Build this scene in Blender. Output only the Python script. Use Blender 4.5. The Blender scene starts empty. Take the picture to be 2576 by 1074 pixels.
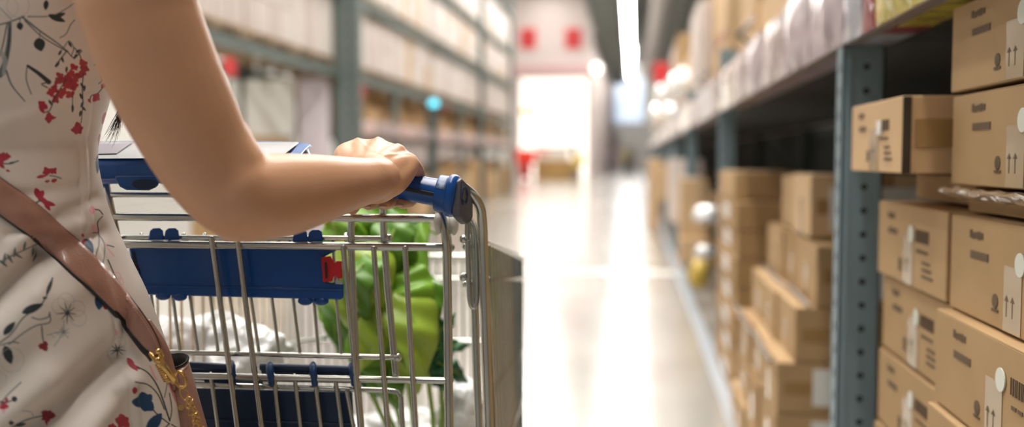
import bpy, bmesh, math, random
import numpy as np
from mathutils import Vector, Matrix, noise
from mathutils.bvhtree import BVHTree
random.seed(7); rng = np.random.default_rng(7)
SC = bpy.context.scene
COL = SC.collection
# ------------------------------------------------------------------ camera
FPX = 2400.0
PIT = math.atan(141/2400); YAW = math.atan(307/2400*math.cos(PIT)); HC = 1.05
Fv = Vector((-math.sin(YAW)*math.cos(PIT), math.cos(YAW)*math.cos(PIT), -math.sin(PIT)))
Rv = Vector((math.cos(YAW), math.sin(YAW), 0)); Uv = Rv.cross(Fv)
CO = Vector((0, 0, HC))
def P(px, py, d):
    px, py, d = float(px), float(py), float(d); return CO + d*(Fv + (px-1288)/FPX*Rv - (py-537)/FPX*Uv)
def ray(px, py): return Fv + (px-1288)/FPX*Rv - (py-537)/FPX*Uv
def onX(px, py, X):
    r = ray(px, py); return CO + r*(X/r.x)
def onY(px, py, Y):
    r = ray(px, py); return CO + r*(Y/r.y)
def pix(v):
    v = Vector(v)-CO; d = v.dot(Fv); return (1288+v.dot(Rv)/d*FPX, 537-v.dot(Uv)/d*FPX, d)
cam = bpy.data.cameras.new('camera'); co = bpy.data.objects.new('camera', cam); COL.objects.link(co)
m = Matrix((Rv, Uv, -Fv)).transposed().to_4x4(); m.translation = CO; co.matrix_world = m
cam.sensor_width = 36; cam.lens = 36*FPX/2576; cam.clip_start = .02; cam.clip_end = 300
cam.dof.use_dof = True; cam.dof.focus_distance = 1.14; cam.dof.aperture_fstop = 1.9
SC.camera = co
SC.view_settings.view_transform = 'Standard'; SC.view_settings.look = 'None'
SC.view_settings.gamma = 1; SC.view_settings.exposure = 0.42
SC.cycles.use_denoising = True
SC.cycles.max_bounces = 6; SC.cycles.sample_clamp_indirect = 6
# ------------------------------------------------------------------ materials
MATS = {}
def mat(name, col, rough=.5, metal=0, emis=None, estr=0, noise_s=None, noise_a=.15, bump=None, trans=0, alpha=1, sss=0, coat=0, spec=.5, stretch=None):
    if name in MATS: return MATS[name]
    m = bpy.data.materials.new(name); m.use_nodes = True; nt = m.node_tree; b = nt.nodes['Principled BSDF']
    b.inputs['Base Color'].default_value = (*col, 1); b.inputs['Roughness'].default_value = rough
    b.inputs['Metallic'].default_value = metal; b.inputs['Specular IOR Level'].default_value = spec
    if emis: b.inputs['Emission Color'].default_value = (*emis, 1); b.inputs['Emission Strength'].default_value = estr
    if trans: b.inputs['Transmission Weight'].default_value = trans
    if alpha < 1: b.inputs['Alpha'].default_value = alpha
    if sss:
        b.inputs['Subsurface Weight'].default_value = sss; b.inputs['Subsurface Radius'].default_value = (1, .35, .2); b.inputs['Subsurface Scale'].default_value = .008
    if coat: b.inputs['Coat Weight'].default_value = coat; b.inputs['Coat Roughness'].default_value = .08
    if noise_s or bump:
        tc = nt.nodes.new('ShaderNodeTexCoord'); mp = nt.nodes.new('ShaderNodeMapping')
        if stretch: mp.inputs['Scale'].default_value = stretch
        nt.links.new(tc.outputs['Object'], mp.inputs[0])
    if noise_s:
        n = nt.nodes.new('ShaderNodeTexNoise'); n.inputs['Scale'].default_value = noise_s; n.inputs['Detail'].default_value = 4
        nt.links.new(mp.outputs[0], n.inputs['Vector'])
        r = nt.nodes.new('ShaderNodeMapRange'); r.inputs[1].default_value = .25; r.inputs[2].default_value = .75
        r.inputs[3].default_value = 1-noise_a; r.inputs[4].default_value = 1+noise_a
        mx = nt.nodes.new('ShaderNodeVectorMath'); mx.operation = 'SCALE'; mx.inputs[0].default_value = col
        nt.links.new(n.outputs[0], r.inputs[0]); nt.links.new(r.outputs[0], mx.inputs['Scale']); nt.links.new(mx.outputs[0], b.inputs['Base Color'])
    if bump:
        n2 = nt.nodes.new('ShaderNodeTexNoise'); n2.inputs['Scale'].default_value = bump[0]
        nt.links.new(mp.outputs[0], n2.inputs['Vector'])
        bp = nt.nodes.new('ShaderNodeBump'); bp.inputs['Strength'].default_value = bump[1]; bp.inputs['Distance'].default_value = bump[2]
        nt.links.new(n2.outputs[0], bp.inputs['Height']); nt.links.new(bp.outputs[0], b.inputs['Normal'])
    MATS[name] = m; return m
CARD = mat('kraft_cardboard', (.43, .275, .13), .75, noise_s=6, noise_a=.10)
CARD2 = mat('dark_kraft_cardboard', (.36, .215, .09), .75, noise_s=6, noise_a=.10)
CARDL = mat('pale_kraft_cardboard', (.60, .41, .23), .75, noise_s=6, noise_a=.08)
TAPE = mat('packing_tape', (.36, .215, .085), .22, coat=.4)
CLTAPE = mat('clear_tape', (.47, .35, .22), .15, coat=.8)
INK = mat('printing_ink', (.13, .08, .04), .7)
BINK = mat('black_printing', (.015, .014, .013), .6)
STK = mat('white_sticker', (.72, .74, .66), .45)
LBL = mat('white_label', (.75, .74, .70), .5)
SILV = mat('zinc_plated_wire', (.56, .57, .53), .22, 1, noise_s=30, noise_a=.06)
BLUE = mat('blue_plastic', (.003, .070, .31), .26, noise_s=12, noise_a=.05, coat=.08, spec=.45)
NAVY = mat('dark_blue_plastic', (.002, .020, .070), .4)
REDP = mat('red_plastic', (.55, .012, .02), .35)
BLK = mat('black_plastic', (.012, .012, .012), .45)
GREYP = mat('dark_grey_plastic', (.10, .10, .13), .45)
WPL = mat('white_plastic', (.75, .72, .64), .35)
STEELB = mat('blue_grey_painted_steel', (.20, .285, .33), .42, noise_s=8, noise_a=.08)
STEELG = mat('green_grey_painted_steel', (.135, .165, .155), .5, noise_s=4, noise_a=.10)
DARK = mat('shade_black_backing', (.010, .013, .011), .9)
WOOD = mat('pallet_wood', (.30, .20, .11), .8, noise_s=9, noise_a=.25, stretch=(1, 8, 8))
WRAP = mat('white_wrapped_carton', (.68, .60, .56), .35, noise_s=2.5, noise_a=.12)
WRAP2 = mat('pinkish_white_carton', (.62, .53, .49), .35, noise_s=2.5, noise_a=.12)
WRAP3 = mat('creamy_white_carton', (.72, .66, .62), .35, noise_s=2.5, noise_a=.10)
PINKB = mat('pale_pink_shelf_strip', (.66, .48, .45), .35, noise_s=3, noise_a=.12)
# ------------------------------------------------------------------ mesh helpers
class MB:
    def __init__(s): s.v = []; s.f = []; s.mi = []; s.cur = 0
    def add(s, v, f):
        o = len(s.v); s.v += [tuple(x) for x in v]; s.f += [tuple(i+o for i in q) for q in f]; s.mi += [s.cur]*len(f); return s
    def box(s, a, b, M=None):
        x0, y0, z0 = a; x1, y1, z1 = b
        v = [Vector(q) for q in ((x0,y0,z0),(x1,y0,z0),(x1,y1,z0),(x0,y1,z0),(x0,y0,z1),(x1,y0,z1),(x1,y1,z1),(x0,y1,z1))]
        if M: v = [M @ q for q in v]
        return s.add(v, [(0,3,2,1),(4,5,6,7),(0,1,5,4),(1,2,6,5),(2,3,7,6),(3,0,4,7)])
    def hexa(s, q0, q1):   # two quads (front, back)
        return s.add(list(q0)+list(q1), [(0,1,2,3),(7,6,5,4),(0,4,5,1),(1,5,6,2),(2,6,7,3),(3,7,4,0)])
    def tube(s, pts, r, n=10, cap=True, closed=False):
        pts = [Vector(p) for p in pts]; k = len(pts); rs = r if hasattr(r, '__len__') else [r]*k
        T = []
        for i in range(k):
            a = pts[(i-1) % k] if (closed or i > 0) else pts[i]; b = pts[(i+1) % k] if (closed or i < k-1) else pts[i]
            T.append((b-a).normalized())
        up = Vector((0,0,1)) if abs(T[0].z) < .9 else Vector((1,0,0))
        N = (up - T[0]*up.dot(T[0])).normalized(); vs = []
        for i in range(k):
            N = (N - T[i]*N.dot(T[i])); N.normalize(); B = T[i].cross(N)
            rr = rs[i]; ra, rb = rr if hasattr(rr, '__len__') else (rr, rr)
            for j in range(n):
                t = 2*math.pi*j/n; vs.append(pts[i] + N*math.cos(t)*ra + B*math.sin(t)*rb)
        fs = []
        for i in range(k if closed else k-1):
            for j in range(n):
                i2 = (i+1) % k; fs.append((i*n+j, i*n+(j+1) % n, i2*n+(j+1) % n, i2*n+j))
        if cap and not closed: fs += [tuple(range(n))[::-1], tuple((k-1)*n+j for j in range(n))]
        return s.add(vs, fs)
    def ball(s, c, r, n=12, sc=(1,1,1), M=None):
        c = Vector(c); vs = []; fs = []; h = n//2
        for i in range(h+1):
            a = math.pi*i/h
            for j in range(n):
                t = 2*math.pi*j/n; v = Vector((math.sin(a)*math.cos(t)*sc[0], math.sin(a)*math.sin(t)*sc[1], math.cos(a)*sc[2]))*r
                if M: v = M @ v
                vs.append(c+v)
        for i in range(h):
            for j in range(n): fs.append((i*n+j, (i+1)*n+j, (i+1)*n+(j+1) % n, i*n+(j+1) % n))
        return s.add(vs, fs)
    def grid(s, rows):
        n = len(rows[0]); vs = [p for r in rows for p in r]
        return s.add(vs, [(i*n+j, i*n+j+1, (i+1)*n+j+1, (i+1)*n+j) for i in range(len(rows)-1) for j in range(n-1)])
    def mesh(s, name, mats, smooth=False):
        me = bpy.data.meshes.new(name); me.from_pydata(s.v, [], s.f)
        for mm in (mats if isinstance(mats, (list, tuple)) else [mats]): me.materials.append(mm)
        if any(s.mi): me.polygons.foreach_set('material_index', s.mi)
        me.update()
        if smooth: me.polygons.foreach_set('use_smooth', [True]*len(me.polygons))
        return me
    def obj(s, name, mats, parent=None, smooth=False, bevel=0, weld=False, seg=2):
        me = s.mesh(name, mats, smooth or bevel > 0)
        bm = bmesh.new(); bm.from_mesh(me)
        bmesh.ops.remove_doubles(bm, verts=bm.verts, dist=1e-6)
        bmesh.ops.recalc_face_normals(bm, faces=bm.faces); bm.to_mesh(me); bm.free()
        o = link(name, me, parent)
        if bevel:
            md = o.modifiers.new('bevel', 'BEVEL'); md.width = bevel; md.segments = seg; md.limit_method = 'ANGLE'; md.angle_limit = math.radians(40)
            sharp(me, 60)
        elif smooth: sharp(me, 50)
        return o
def sharp(me, deg):
    try: me.set_sharp_from_angle(angle=math.radians(deg))
    except Exception: pass
def link(name, me, parent=None):
    o = bpy.data.objects.new(name, me); COL.objects.link(o)
    if parent: 
        o.parent = parent
    return o
def tag(o, label=None, cat=None, group=None, kind=None):
    if label: o['label'] = label
    if cat: o['category'] = cat
    if group: o['group'] = group
    if kind: o['kind'] = kind
    return o
def thing(name, label, cat, loc=(0,0,0), group=None, rz=0):
    o = bpy.data.objects.new(name, None); COL.objects.link(o); o.location = loc; o.rotation_euler = (0,0,rz); o.empty_display_size = .1
    return tag(o, label, cat, group)
def keep(o, parent):       # parent a part built in world coordinates under an Empty that stands elsewhere
    o.parent = parent; o.matrix_parent_inverse = Matrix.Translation(-parent.location); return o
def copytree(o, parent=None):
    c = o.copy(); COL.objects.link(c)
    if parent: c.parent = parent
    for ch in list(o.children): copytree(ch, c)
    return c
def cr(pts, n=8):          # Catmull-Rom through points (tuples of any length)
    A = np.array([list(p) for p in pts], float); A = np.vstack([2*A[0]-A[1], A, 2*A[-1]-A[-2]]); out = []
    for i in range(1, len(A)-2):
        for k in range(n):
            t = k/n; out.append(.5*((2*A[i])+(-A[i-1]+A[i+1])*t+(2*A[i-1]-5*A[i]+4*A[i+1]-A[i+2])*t*t+(-A[i-1]+3*A[i]-3*A[i+1]+A[i+2])*t**3))
    out.append(A[-2]); return [tuple(x.tolist()) for x in out]
def struct(o): o['kind'] = 'structure'; return o

# ================================================================== THE BUILDING
def floor_mat():
    m = bpy.data.materials.new('polished_concrete'); m.use_nodes = True; nt = m.node_tree; b = nt.nodes['Principled BSDF']
    L = nt.links.new; tc = nt.nodes.new('ShaderNodeTexCoord')
    n = nt.nodes.new('ShaderNodeTexNoise'); n.inputs['Scale'].default_value = .9; n.inputs['Detail'].default_value = 6; L(tc.outputs['Object'], n.inputs['Vector'])
    r = nt.nodes.new('ShaderNodeValToRGB'); r.color_ramp.elements[0].position = .3; r.color_ramp.elements[0].color = (.33, .31, .285, 1)
    r.color_ramp.elements[1].position = .7; r.color_ramp.elements[1].color = (.43, .405, .375, 1); L(n.outputs[0], r.inputs[0]); L(r.outputs[0], b.inputs['Base Color'])
    n2 = nt.nodes.new('ShaderNodeTexNoise'); n2.inputs['Scale'].default_value = 2.5; n2.inputs['Detail'].default_value = 3; L(tc.outputs['Object'], n2.inputs['Vector'])
    mr = nt.nodes.new('ShaderNodeMapRange'); mr.inputs[3].default_value = .16; mr.inputs[4].default_value = .26; L(n2.outputs[0], mr.inputs[0]); L(mr.outputs[0], b.inputs['Roughness'])
    b.inputs['Specular IOR Level'].default_value = .75; b.inputs['Coat Weight'].default_value = .35; b.inputs['Coat Roughness'].default_value = .14
    return m
mb = MB(); mb.box((-12, -6, -.2), (6, 86, 0)); struct(mb.obj('floor', floor_mat()))
FLBAND = mat('pale_floor_band', (.60, .58, .53), .3)
for y in (8.6, 21.0):
    mb = MB(); mb.box((-3.5, y, 0), (.5, y+.35, .0015)); struct(mb.obj('trim_1', FLBAND))  # slightly paler band across the aisle floor
mb = MB(); mb.box((.375, -1, 0), (.45, 60, .002)); struct(mb.obj('trim_2', mat('pale_blue_floor_line', (.36, .40, .45), .35)))
WALLM = mat('pale_warm_wall_panel', (.62, .53, .51), .6, noise_s=.6, noise_a=.04)
CEIL = mat('grey_green_metal_ceiling', (.42, .43, .405), .6, noise_s=1.5, noise_a=.1)
mb = MB()
for i in range(90):       # ribbed metal deck
    x = -12+i*.2; mb.box((x, -6, 10.0 if i % 2 else 10.08), (x+.2, 86, 10.2))
struct(mb.obj('ceiling', CEIL))
mb = MB(); mb.box((-12.2, -6, 0), (-12, 86, 10)); struct(mb.obj('wall_left', mat('white_side_wall', (.78, .77, .74), .6)))
mb = MB(); mb.box((6, -6, 0), (6.2, 86, 10)); struct(mb.obj('wall_right', mat('grey_side_wall', (.30, .31, .31), .6)))
mb = MB(); mb.box((-12, 86, 0), (6, 86.2, 10)); struct(mb.obj('wall_far', mat('grey_far_wall', (.62, .60, .58), .6)))
# end wall of the aisle with a bright doorway (x 1300-1480)
YE = 50.0
a = onY(1302, 196, YE); b = onY(1478, 372, YE); e = onY(1492, 0, YE)
mb = MB()
xs = [-12, a.x, b.x, e.x]; 
mb.box((-12, YE, 0), (a.x, YE+.3, 10)); mb.box((b.x, YE, 0), (e.x, YE+.3, 10)); mb.box((a.x, YE, a.z), (b.x, YE+.3, 10))
mb.box((e.x-.3, YE+.3, 0), (e.x, 86, 10))
for i in range(14):
    x = -7.2+i*.42
    if x < e.x-.05: mb.box((x, YE-.05, a.z+.9), (x+.04, YE, 9.9))
struct(mb.obj('wall_end', WALLM))
mb = MB(); mb.box((-9, YE-.12, a.z+.15), (e.x, YE, a.z+.62)); struct(mb.obj('trim_3', mat('rose_band', (.55, .34, .34), .5)))
# goods hall behind the doorway, very bright
mb = MB(); mb.box((a.x-.2, YE+3, 0), (b.x+.2, YE+3.1, a.z+.3)); w = mb.obj('window_1', mat('bright_loading_bay_light', (.9, .88, .82), .5, emis=(1, .93, .82), estr=1.25)); struct(w)
mb = MB(); mb.box((-11.9, YE+3.1, 0), (e.x-.35, YE+3.2, 9.9)); struct(mb.obj('wall_bay', WALLM))
y0 = onY(1312, 272, YE); y1 = onY(1352, 290, YE)
mb = MB(); mb.box((y0.x, YE-.06, y1.z), (y1.x, YE-.02, y0.z)); mb.cur = 1; mb.box((y0.x+.08, YE-.065, y1.z+.12), (y1.x-.08, YE-.06, y1.z+.2))
tag(mb.obj('hanging_sign', [mat('yellow_sign', (.85, .62, .10), .5), mat('pale_yellow', (.9, .85, .6), .5)]), 'small yellow sign hanging in the bright doorway at the aisle end', 'sign')
for k, (cx, cy, lb) in enumerate(((1329, 97, 'red square sign high on the end wall, nearer the rack of white cartons'), (1442, 97, 'red square sign high on the end wall, nearer the long ceiling lamp'))):
    q0 = onY(cx-20, cy-25, YE); q1 = onY(cx+20, cy+25, YE)
    mb = MB(); mb.box((q0.x, YE-.1, q1.z), (q1.x, YE-.05, q0.z)); s = mb.obj('wall_sign', mat('red_sign', (.62, .03, .035), .5), bevel=.02); tag(s, lb, 'sign', None)
    mb = MB(); mb.box((q0.x+.22, YE-.106, q1.z+.3), (q1.x-.22, YE-.1, q0.z-.3)); mb.obj('sign_panel', mat('deep_red', (.40, .015, .02), .5), s)
q = onX(1501, 172, e.x+.35)
t = thing('globe_lamp', 'round white globe lamp on the wall corner near the dark cable tray', 'lamp', (q.x, q.y, q.z))
mb = MB(); mb.ball((0, 0, 0), .24, 18); mb.obj('globe', mat('warm_globe_glass', (.9, .88, .8), .3, emis=(1, .96, .88), estr=2.2), t, smooth=True)
mb = MB(); mb.tube([(-.36, 0, .0), (-.2, 0, .0)], .05, 10); mb.obj('bracket', mat('bracket_steel', (.3, .3, .3), .4), t)
# far bluish glazed panel at the very end
q0 = onY(1547, 196, 85.9); q1 = onY(1618, 308, 85.9)
mb = MB(); mb.box((q0.x, 85.85, q1.z), (q1.x, 85.95, min(q0.z, 9.9))); w = mb.obj('window_2', mat('daylit_far_window', (.7, .78, .88), .4, emis=(.66, .80, 1.0), estr=.62)); struct(w)
mb = MB()
for i in range(5):
    x = q0.x+(q1.x-q0.x)*i/4; mb.box((x-.03, 85.8, q1.z), (x+.03, 85.85, 9.9))
struct(mb.obj('window_frame', mat('frame_grey', (.4, .43, .46), .5), w))
# ceiling lamps: long continuous strips, plus added unseen ones
def strip(label, x, y0, y1, z, w, s):
    t = thing('strip_lamp', label, 'ceiling lamp', (x, (y0+y1)/2, z), None)
    h = (y1-y0)/2
    mb = MB(); mb.box((-w/2, -h, -.02), (w/2, h, 0)); mb.obj('diffuser', mat('lamp_tube_%g' % s, (1, 1, 1), .5, emis=(1, .955, .88), estr=s), t)
    mb = MB(); mb.box((-w/2-.03, -h, 0), (w/2+.03, h, .07)); mb.obj('housing', mat('lamp_housing', (.5, .5, .48), .5), t)
    mb = MB()
    for i in range(max(1, int((y1-y0)/6))): mb.tube([(0, -h+3+6*i if h > 3 else 0, .07), (0, -h+3+6*i if h > 3 else 0, (10-z) if z > 5 else .14)], .01, 5)
    mb.obj('hanger_wire', mat('hanger', (.3, .3, .3), .5), t)
strip('long continuous bright strip lamp running down the middle of the aisle', -.30, -2.6, 72, 7.0, .30, 37)
strip('bright strip lamp reflected as a pale patch on the floor by the trolley basket', -2.2, -1.5, 29, 7.0, .36, 16)
strip('strip lamp above the row of white-wrapped cartons', -4.4, 1, 28, 7.6, .34, 12)
strip('added unseen strip lamp brightening the end wall from high up', -4.4, 31, 48.5, 9.7, .5, 34)  # added lamp above the view, brightens the end wall
strip('added strip lamp brightening the farthest wall, hidden behind the long lamp', -.3, 74, 85.4, 9.6, .4, 30)  # added to lighten the far wall, hidden by the long lamp
strip('added slim lamp hidden under the rack beam, lighting the white boards', -4.6, 6.6, 9.6, 2.0, .2, 26)  # added lamp, hidden behind the arm, so the shaded boards turn white
strip('added unseen strip lamp over the wall side behind the cartons', -8.6, -5, 30, 7.6, .4, 18)  # added out of view for more light on the side wall
# longitudinal ceiling structure
mb = MB()
for x in (-1.95, -.75):
    mb.box((x-.06, 0, 7.25), (x+.06, 84, 7.45)); mb.box((x-.05, 0, 8.2), (x+.05, 84, 8.35))
for i in range(42):
    y = 1+i*2; mb.box((-1.95, y, 7.3), (-.75, y+.1, 7.4)); mb.box((-1.95, y+1, 8.2), (-.75, y+1.08, 8.3))
    for x in (-1.95, -.75): mb.tube([(x, y, 7.4), (x, y+1, 8.25), (x, y+2, 7.4)], .035, 5)
mb.box((-1.9, 0, 7.46), (-.8, 84, 7.5))
tag(mb.obj('cable_tray', mat('dark_green_grey_steel', (.24, .26, .235), .6)), 'dark lattice cable tray hung beside the long bright lamp', 'cable tray')
mb = MB(); mb.tube([(0, 0, 0), (0, 70, 0)], [(.30, .36), (.30, .36)], 14); 
for i in range(30): mb.tube([(0, 1+i*2.3, 0), (0, 1.08+i*2.3, 0)], [.39, .39], 14)
for i in range(8): mb.tube([(0, 2+i*9, .3), (0, 2+i*9, 2.66)], .015, 5)
d = mb.obj('air_duct', mat('pale_pink_grey_duct', (.58, .53, .50), .4), smooth=True); d.location = (1.0, 6, 7.3); tag(d, 'pale round air duct running above the cartons toward the aisle end', 'duct')
mb = MB()
for x in (1.75, 2.6): mb.box((x-.08, 4, 7.0), (x+.08, 84, 7.2))
for i in range(40): mb.box((1.75, 4+i*2, 7.05), (2.6, 4.12+i*2, 7.15)); mb.tube([(1.75, 4+i*2, 7.1), (2.6, 6+i*2, 7.1)], .03, 5)
for i in range(10): mb.tube([(1.75, 6+i*8, 7.2), (1.75, 6+i*8, 9.97)], .02, 5); mb.tube([(2.6, 6+i*8, 7.2), (2.6, 6+i*8, 9.97)], .02, 5)
tag(mb.obj('steel_girder', mat('grey_olive_steel', (.22, .225, .20), .6)), 'grey olive lattice girder over the cardboard cartons', 'girder')

# ================================================================== RACK ALONG THE NEAR SIDE
XR = .45
rack = thing('storage_rack', 'blue-grey perforated steel storage rack filled with brown cartons', 'rack', (XR, 2.1, 0))
PY = [2.16, 5.17, 8.3, 11.35, 14.4, 17.5, 20.6, 23.7, 26.8, 29.9]
HOLE = mat('post_hole', (.01, .012, .014), .8)
def post(x, y, h=1.62):
    # C-section post: web across, two flanges, holes down the face toward the viewer
    mb = MB(); t = .004; wd = .088; dp = .062
    mb.box((x, y, 0), (x+wd, y+t, h)); mb.box((x, y, 0), (x+t, y+dp, h)); mb.box((x+wd-t, y, 0), (x+wd, y+dp, h))
    mb.box((x, y+dp-t, 0), (x+.02, y+dp, h)); mb.box((x+wd-.02, y+dp-t, 0), (x+wd, y+dp, h))
    mb.box((x+.012, y-.003, 0), (x+.020, y, h))
    mb.box((x-.01, y-.02, 0), (x+wd+.01, y+dp+.02, .008))
    mb.cur = 1
    n = int(h/.052)
    for i in range(n):
        z = .05+i*.052
        if y < 12: mb.tube([(x+.050, y+.0005, z), (x+.050, y-.0012, z)], .0068, 10)
        if y < 6:
            for sx in (.03,): mb.box((x-.0008, y+sx-.004, z-.009), (x+.0002, y+sx+.004, z+.009))
    o = mb.obj('upright', [STEELB, HOLE]); keep(o, rack); return o
for y in PY:
    post(XR-.002, y, 1.29 if y < 3 else 1.62)
    mb = MB()
    mb.box((XR+.95, y, 0), (XR+1.03, y+.07, 3.1))
    mb.tube([(XR+.09, y+.035, .3), (XR+.97, y+.035, 1.0), (XR+.09, y+.035, 1.7), (XR+.97, y+.035, 2.4)], .016, 4)
    keep(mb.obj('rear_frame', mat('shade_darkened_steel', (.028, .036, .034), .6)), rack)  # rack steel darkened to paint in the shade of the deep bays
SHZ = 1.292
ys = [-.85]+PY
for i in range(len(ys)-1):
    y0, y1 = ys[i]+.0, ys[i+1]
    mb = MB(); mb.box((XR+.0, y0+.02, SHZ), (XR+.03, y1-.01, SHZ+.035)); mb.box((XR+.98, y0, SHZ), (XR+1.02, y1, SHZ+.07))
    keep(mb.obj('beam', mat('brown_grey_beam', (.20, .16, .15), .4)), rack)
    mb = MB(); mb.box((XR+.03, y0+.02, SHZ+.012), (XR+.98, y1-.01, SHZ+.03)); keep(mb.obj('shelf_board', mat('shade_darkened_board', (.012, .012, .011), .7)), rack)  # board colour blackened for the shade beneath the shelf
mb = MB(); mb.box((XR+1.06, -1, 0), (XR+1.1, 31, 3.3)); keep(mb.obj('shade_back_panel', DARK), rack)  # near-black sheet stands in for the shade deep in the rack

# ---- cartons -------------------------------------------------------
CSH = {}
def bar(mb, y, z, w, h, e=-.0012):     # printed mark on the -X face; y measured toward the camera
    mb.box((e, -y-w, z), (.0, -y, z+h))
def carton_proto(key, W, L, H, c, marks=1, sticker=True, tape=True, flap=True):
    if key in CSH: return CSH[key]
    mb = MB(); mb.box((0, -L, .002), (W, 0, H-.002))
    if flap:
        mb.box((0.0, -L, H-.004), (W*.499, 0, H)); mb.box((W*.503, -L, H-.004), (W, 0, H))
    body = mb.mesh('body', c); ms = [('body', body, .004)]
    if tape:
        t = MB(); w = .03
        t.box((-.0011, -L*.5-w, 0.004), (-.0004, -L*.5+w, H*.62)); t2 = MB(); t2.box((W*.5-w, -L-.001, H*.45), (W*.5+w, -L-.0003, H-.002))
        t2.box((.02, -L-.0012, H*.38), (W-.02, -L-.0003, H*.62))
        for nm_, t_ in (('tape', t), ('end_tape', t2)): ms.append((nm_, t_.mesh(nm_, [CLTAPE if marks == 1 else TAPE]), 0))
    if marks:
        kt = MB(); kb = MB(); ki = MB(); kl = MB(); ka = MB()
        for j in range(5): bar(kt, L*.17+j*L*.022, H*.80-(j % 2)*.001, L*.017, H*(.065 if j % 3 else .08))
        bar(kt, L*.18, H*.60, L*.14, H*.075)
        for j in range(14): bar(kb, L*.61+j*L*.0125, H*.58, L*(.004+.005*((j*7) % 3)/2), H*.15)
        for j in range(4): bar(kb, L*.62+j*L*.04, H*.46, L*.03, H*.035)
        # this-way-up, cup and umbrella icons
        y = L*.38; z = H*.16
        k = ki; k.tube([(-.0012, -y, z+H*.1), (0, -y, z+H*.1)], H*.07, 12); bar(k, y-.002, z, .004, H*.1); bar(k, y-.012, z, .024, .004)
        k = ka
        for q in (.46, .50):
            bar(k, L*q, z, .004, H*.15); k.add([(-.0012, -L*q+.006, z+H*.14), (-.0012, -L*q-.010, z+H*.14), (-.0012, -L*q-.002, z+H*.2)], [(0,1,2)])
        for j in range(3): bar(kl, L*.70, H*(.18+.08*j), L*(.14-.02*j), H*.035)
        for nm_, kk in (('printed_text', kt), ('barcode', kb), ('cup_symbol', ki), ('arrow_symbol', ka), ('address_lines', kl)): ms.append((nm_, kk.mesh(nm_, INK), 0))
    if sticker:
        s = MB(); s.tube([(-.0028, -L*.55, H*.66), (-.0012, -L*.55, H*.66)], [(.0160, .0160)]*2, 20); ms.append(('round_sticker', s.mesh('round_sticker', STK), 0))
    CSH[key] = ms; return ms
def carton(key, x, y, z, label, W=.5, L=.4, H=.135, c=None, rz=0, group=None, name='cardboard_carton', **kw):
    ms = carton_proto(key, W, L, H, c or CARD, **kw)
    t = thing(name, label, 'carton', (x, y, z), group, rz)
    for n, me, bv in ms:
        o = link(n, me, t)
        if bv:
            md = o.modifiers.new('bevel', 'BEVEL'); md.width = bv; md.segments = 2; md.limit_method = 'ANGLE'
    return t
# near stacks: far column A (y 1.45-1.84) and near column B (y 1.03-1.44), carton pitch .135
lvl = ['topmost', 'second from top', 'third from top', 'fourth from top', 'fifth from top', 'sixth from top', 'lowest']
HB = .152; XF = .500
for i in range(6):
    z = .966-HB*(i+1)
    carton('A', XF+.006*((i*5) % 3), 2.035+.004*((i*3) % 3), z, 'brown carton with round white sticker, %s in the column beside the perforated post' % lvl[i], W=.45, L=.43, H=.148)
    carton('B', XF-.010*((i*4) % 3)+(.004 if i == 0 else -.006), 1.597, z-.004, 'brown carton with round white sticker, %s in the column nearest the camera' % lvl[i], W=.45, L=.51, H=.150)
    carton('B', XF, 1.080, z-.004, 'brown carton past the end of the near column, %s' % lvl[i], W=.45, L=.465, H=.150)
mb = MB(); mb.box((XR+.02, -.6, 0), (XR+1.0, 2.1, .048)); keep(mb.obj('base_board', STEELG), rack)
# recessed pair between the stacks and the upper boxes
carton('R', .56, 1.99, .968, 'shaded plain carton in the gap under the lighter protruding carton', W=.4, L=.33, H=.050, c=CARD2, marks=0, sticker=False, tape=False)
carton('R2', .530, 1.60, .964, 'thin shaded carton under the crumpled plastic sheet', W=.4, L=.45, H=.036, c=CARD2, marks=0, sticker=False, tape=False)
# protruding box D
CARDD = mat('painted_lit_kraft', (.58, .38, .20), .75, noise_s=6, noise_a=.08)  # lamplight on this carton put into a lighter kraft colour
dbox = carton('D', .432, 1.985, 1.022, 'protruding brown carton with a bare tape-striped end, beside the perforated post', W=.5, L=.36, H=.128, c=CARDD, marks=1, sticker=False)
s = MB(); s.box((-.0030, -.235, .068), (-.0012, -.205, .093)); s.obj('paper_label', LBL, dbox)
s = MB(); s.box((.0005, -.3625, .001), (.014, -.3605, .127)); s.obj('edge_film', mat('dark_glossy_film', (.035, .028, .024), .15, coat=.8), dbox)
s = MB(); s.box((.02, -.3622, .045), (.48, -.3610, .090)); s.obj('brown_tape', TAPE, dbox)
carton('C', XF, 1.592, 1.006, 'printed carton with round white sticker under the topmost carton, half lit', W=.45, L=.51, H=.140)
carton('C2', XF-.004, 1.592, 1.150, 'topmost printed carton with taped bottom edge, just below the shelf', W=.45, L=.51, H=.132)
carton('C', XF, 1.075, 1.006, 'printed carton behind the half lit stickered one at the row end', W=.45, L=.465, H=.140)
carton('C2', XF, 1.075, 1.150, 'upper printed carton at the row end below the shelf', W=.45, L=.465, H=.132)
# crumpled clear film along the near edge under box C
mb = MB(); rows = []
for i in range(90):
    y = 1.61-.50*i/89; r = []
    for j in range(9):
        nz_ = noise.noise(Vector((y*38, j*.5, 1))); r.append((.496-.010*math.sin(j*.5)+.006*nz_, y, 1.004-.0022*j+.004*noise.noise(Vector((y*30, j*.4, 7)))))
    rows.append(r)
mb.grid(rows); f = mb.obj('plastic_film', mat('clear_brownish_film', (.45, .34, .24), .15, coat=.6, trans=.3), smooth=True)
md = f.modifiers.new('s', 'SOLIDIFY'); md.thickness = .0006; tag(f, 'crumpled clear plastic sheet edge between the stacked cartons', 'plastic sheet')

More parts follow.
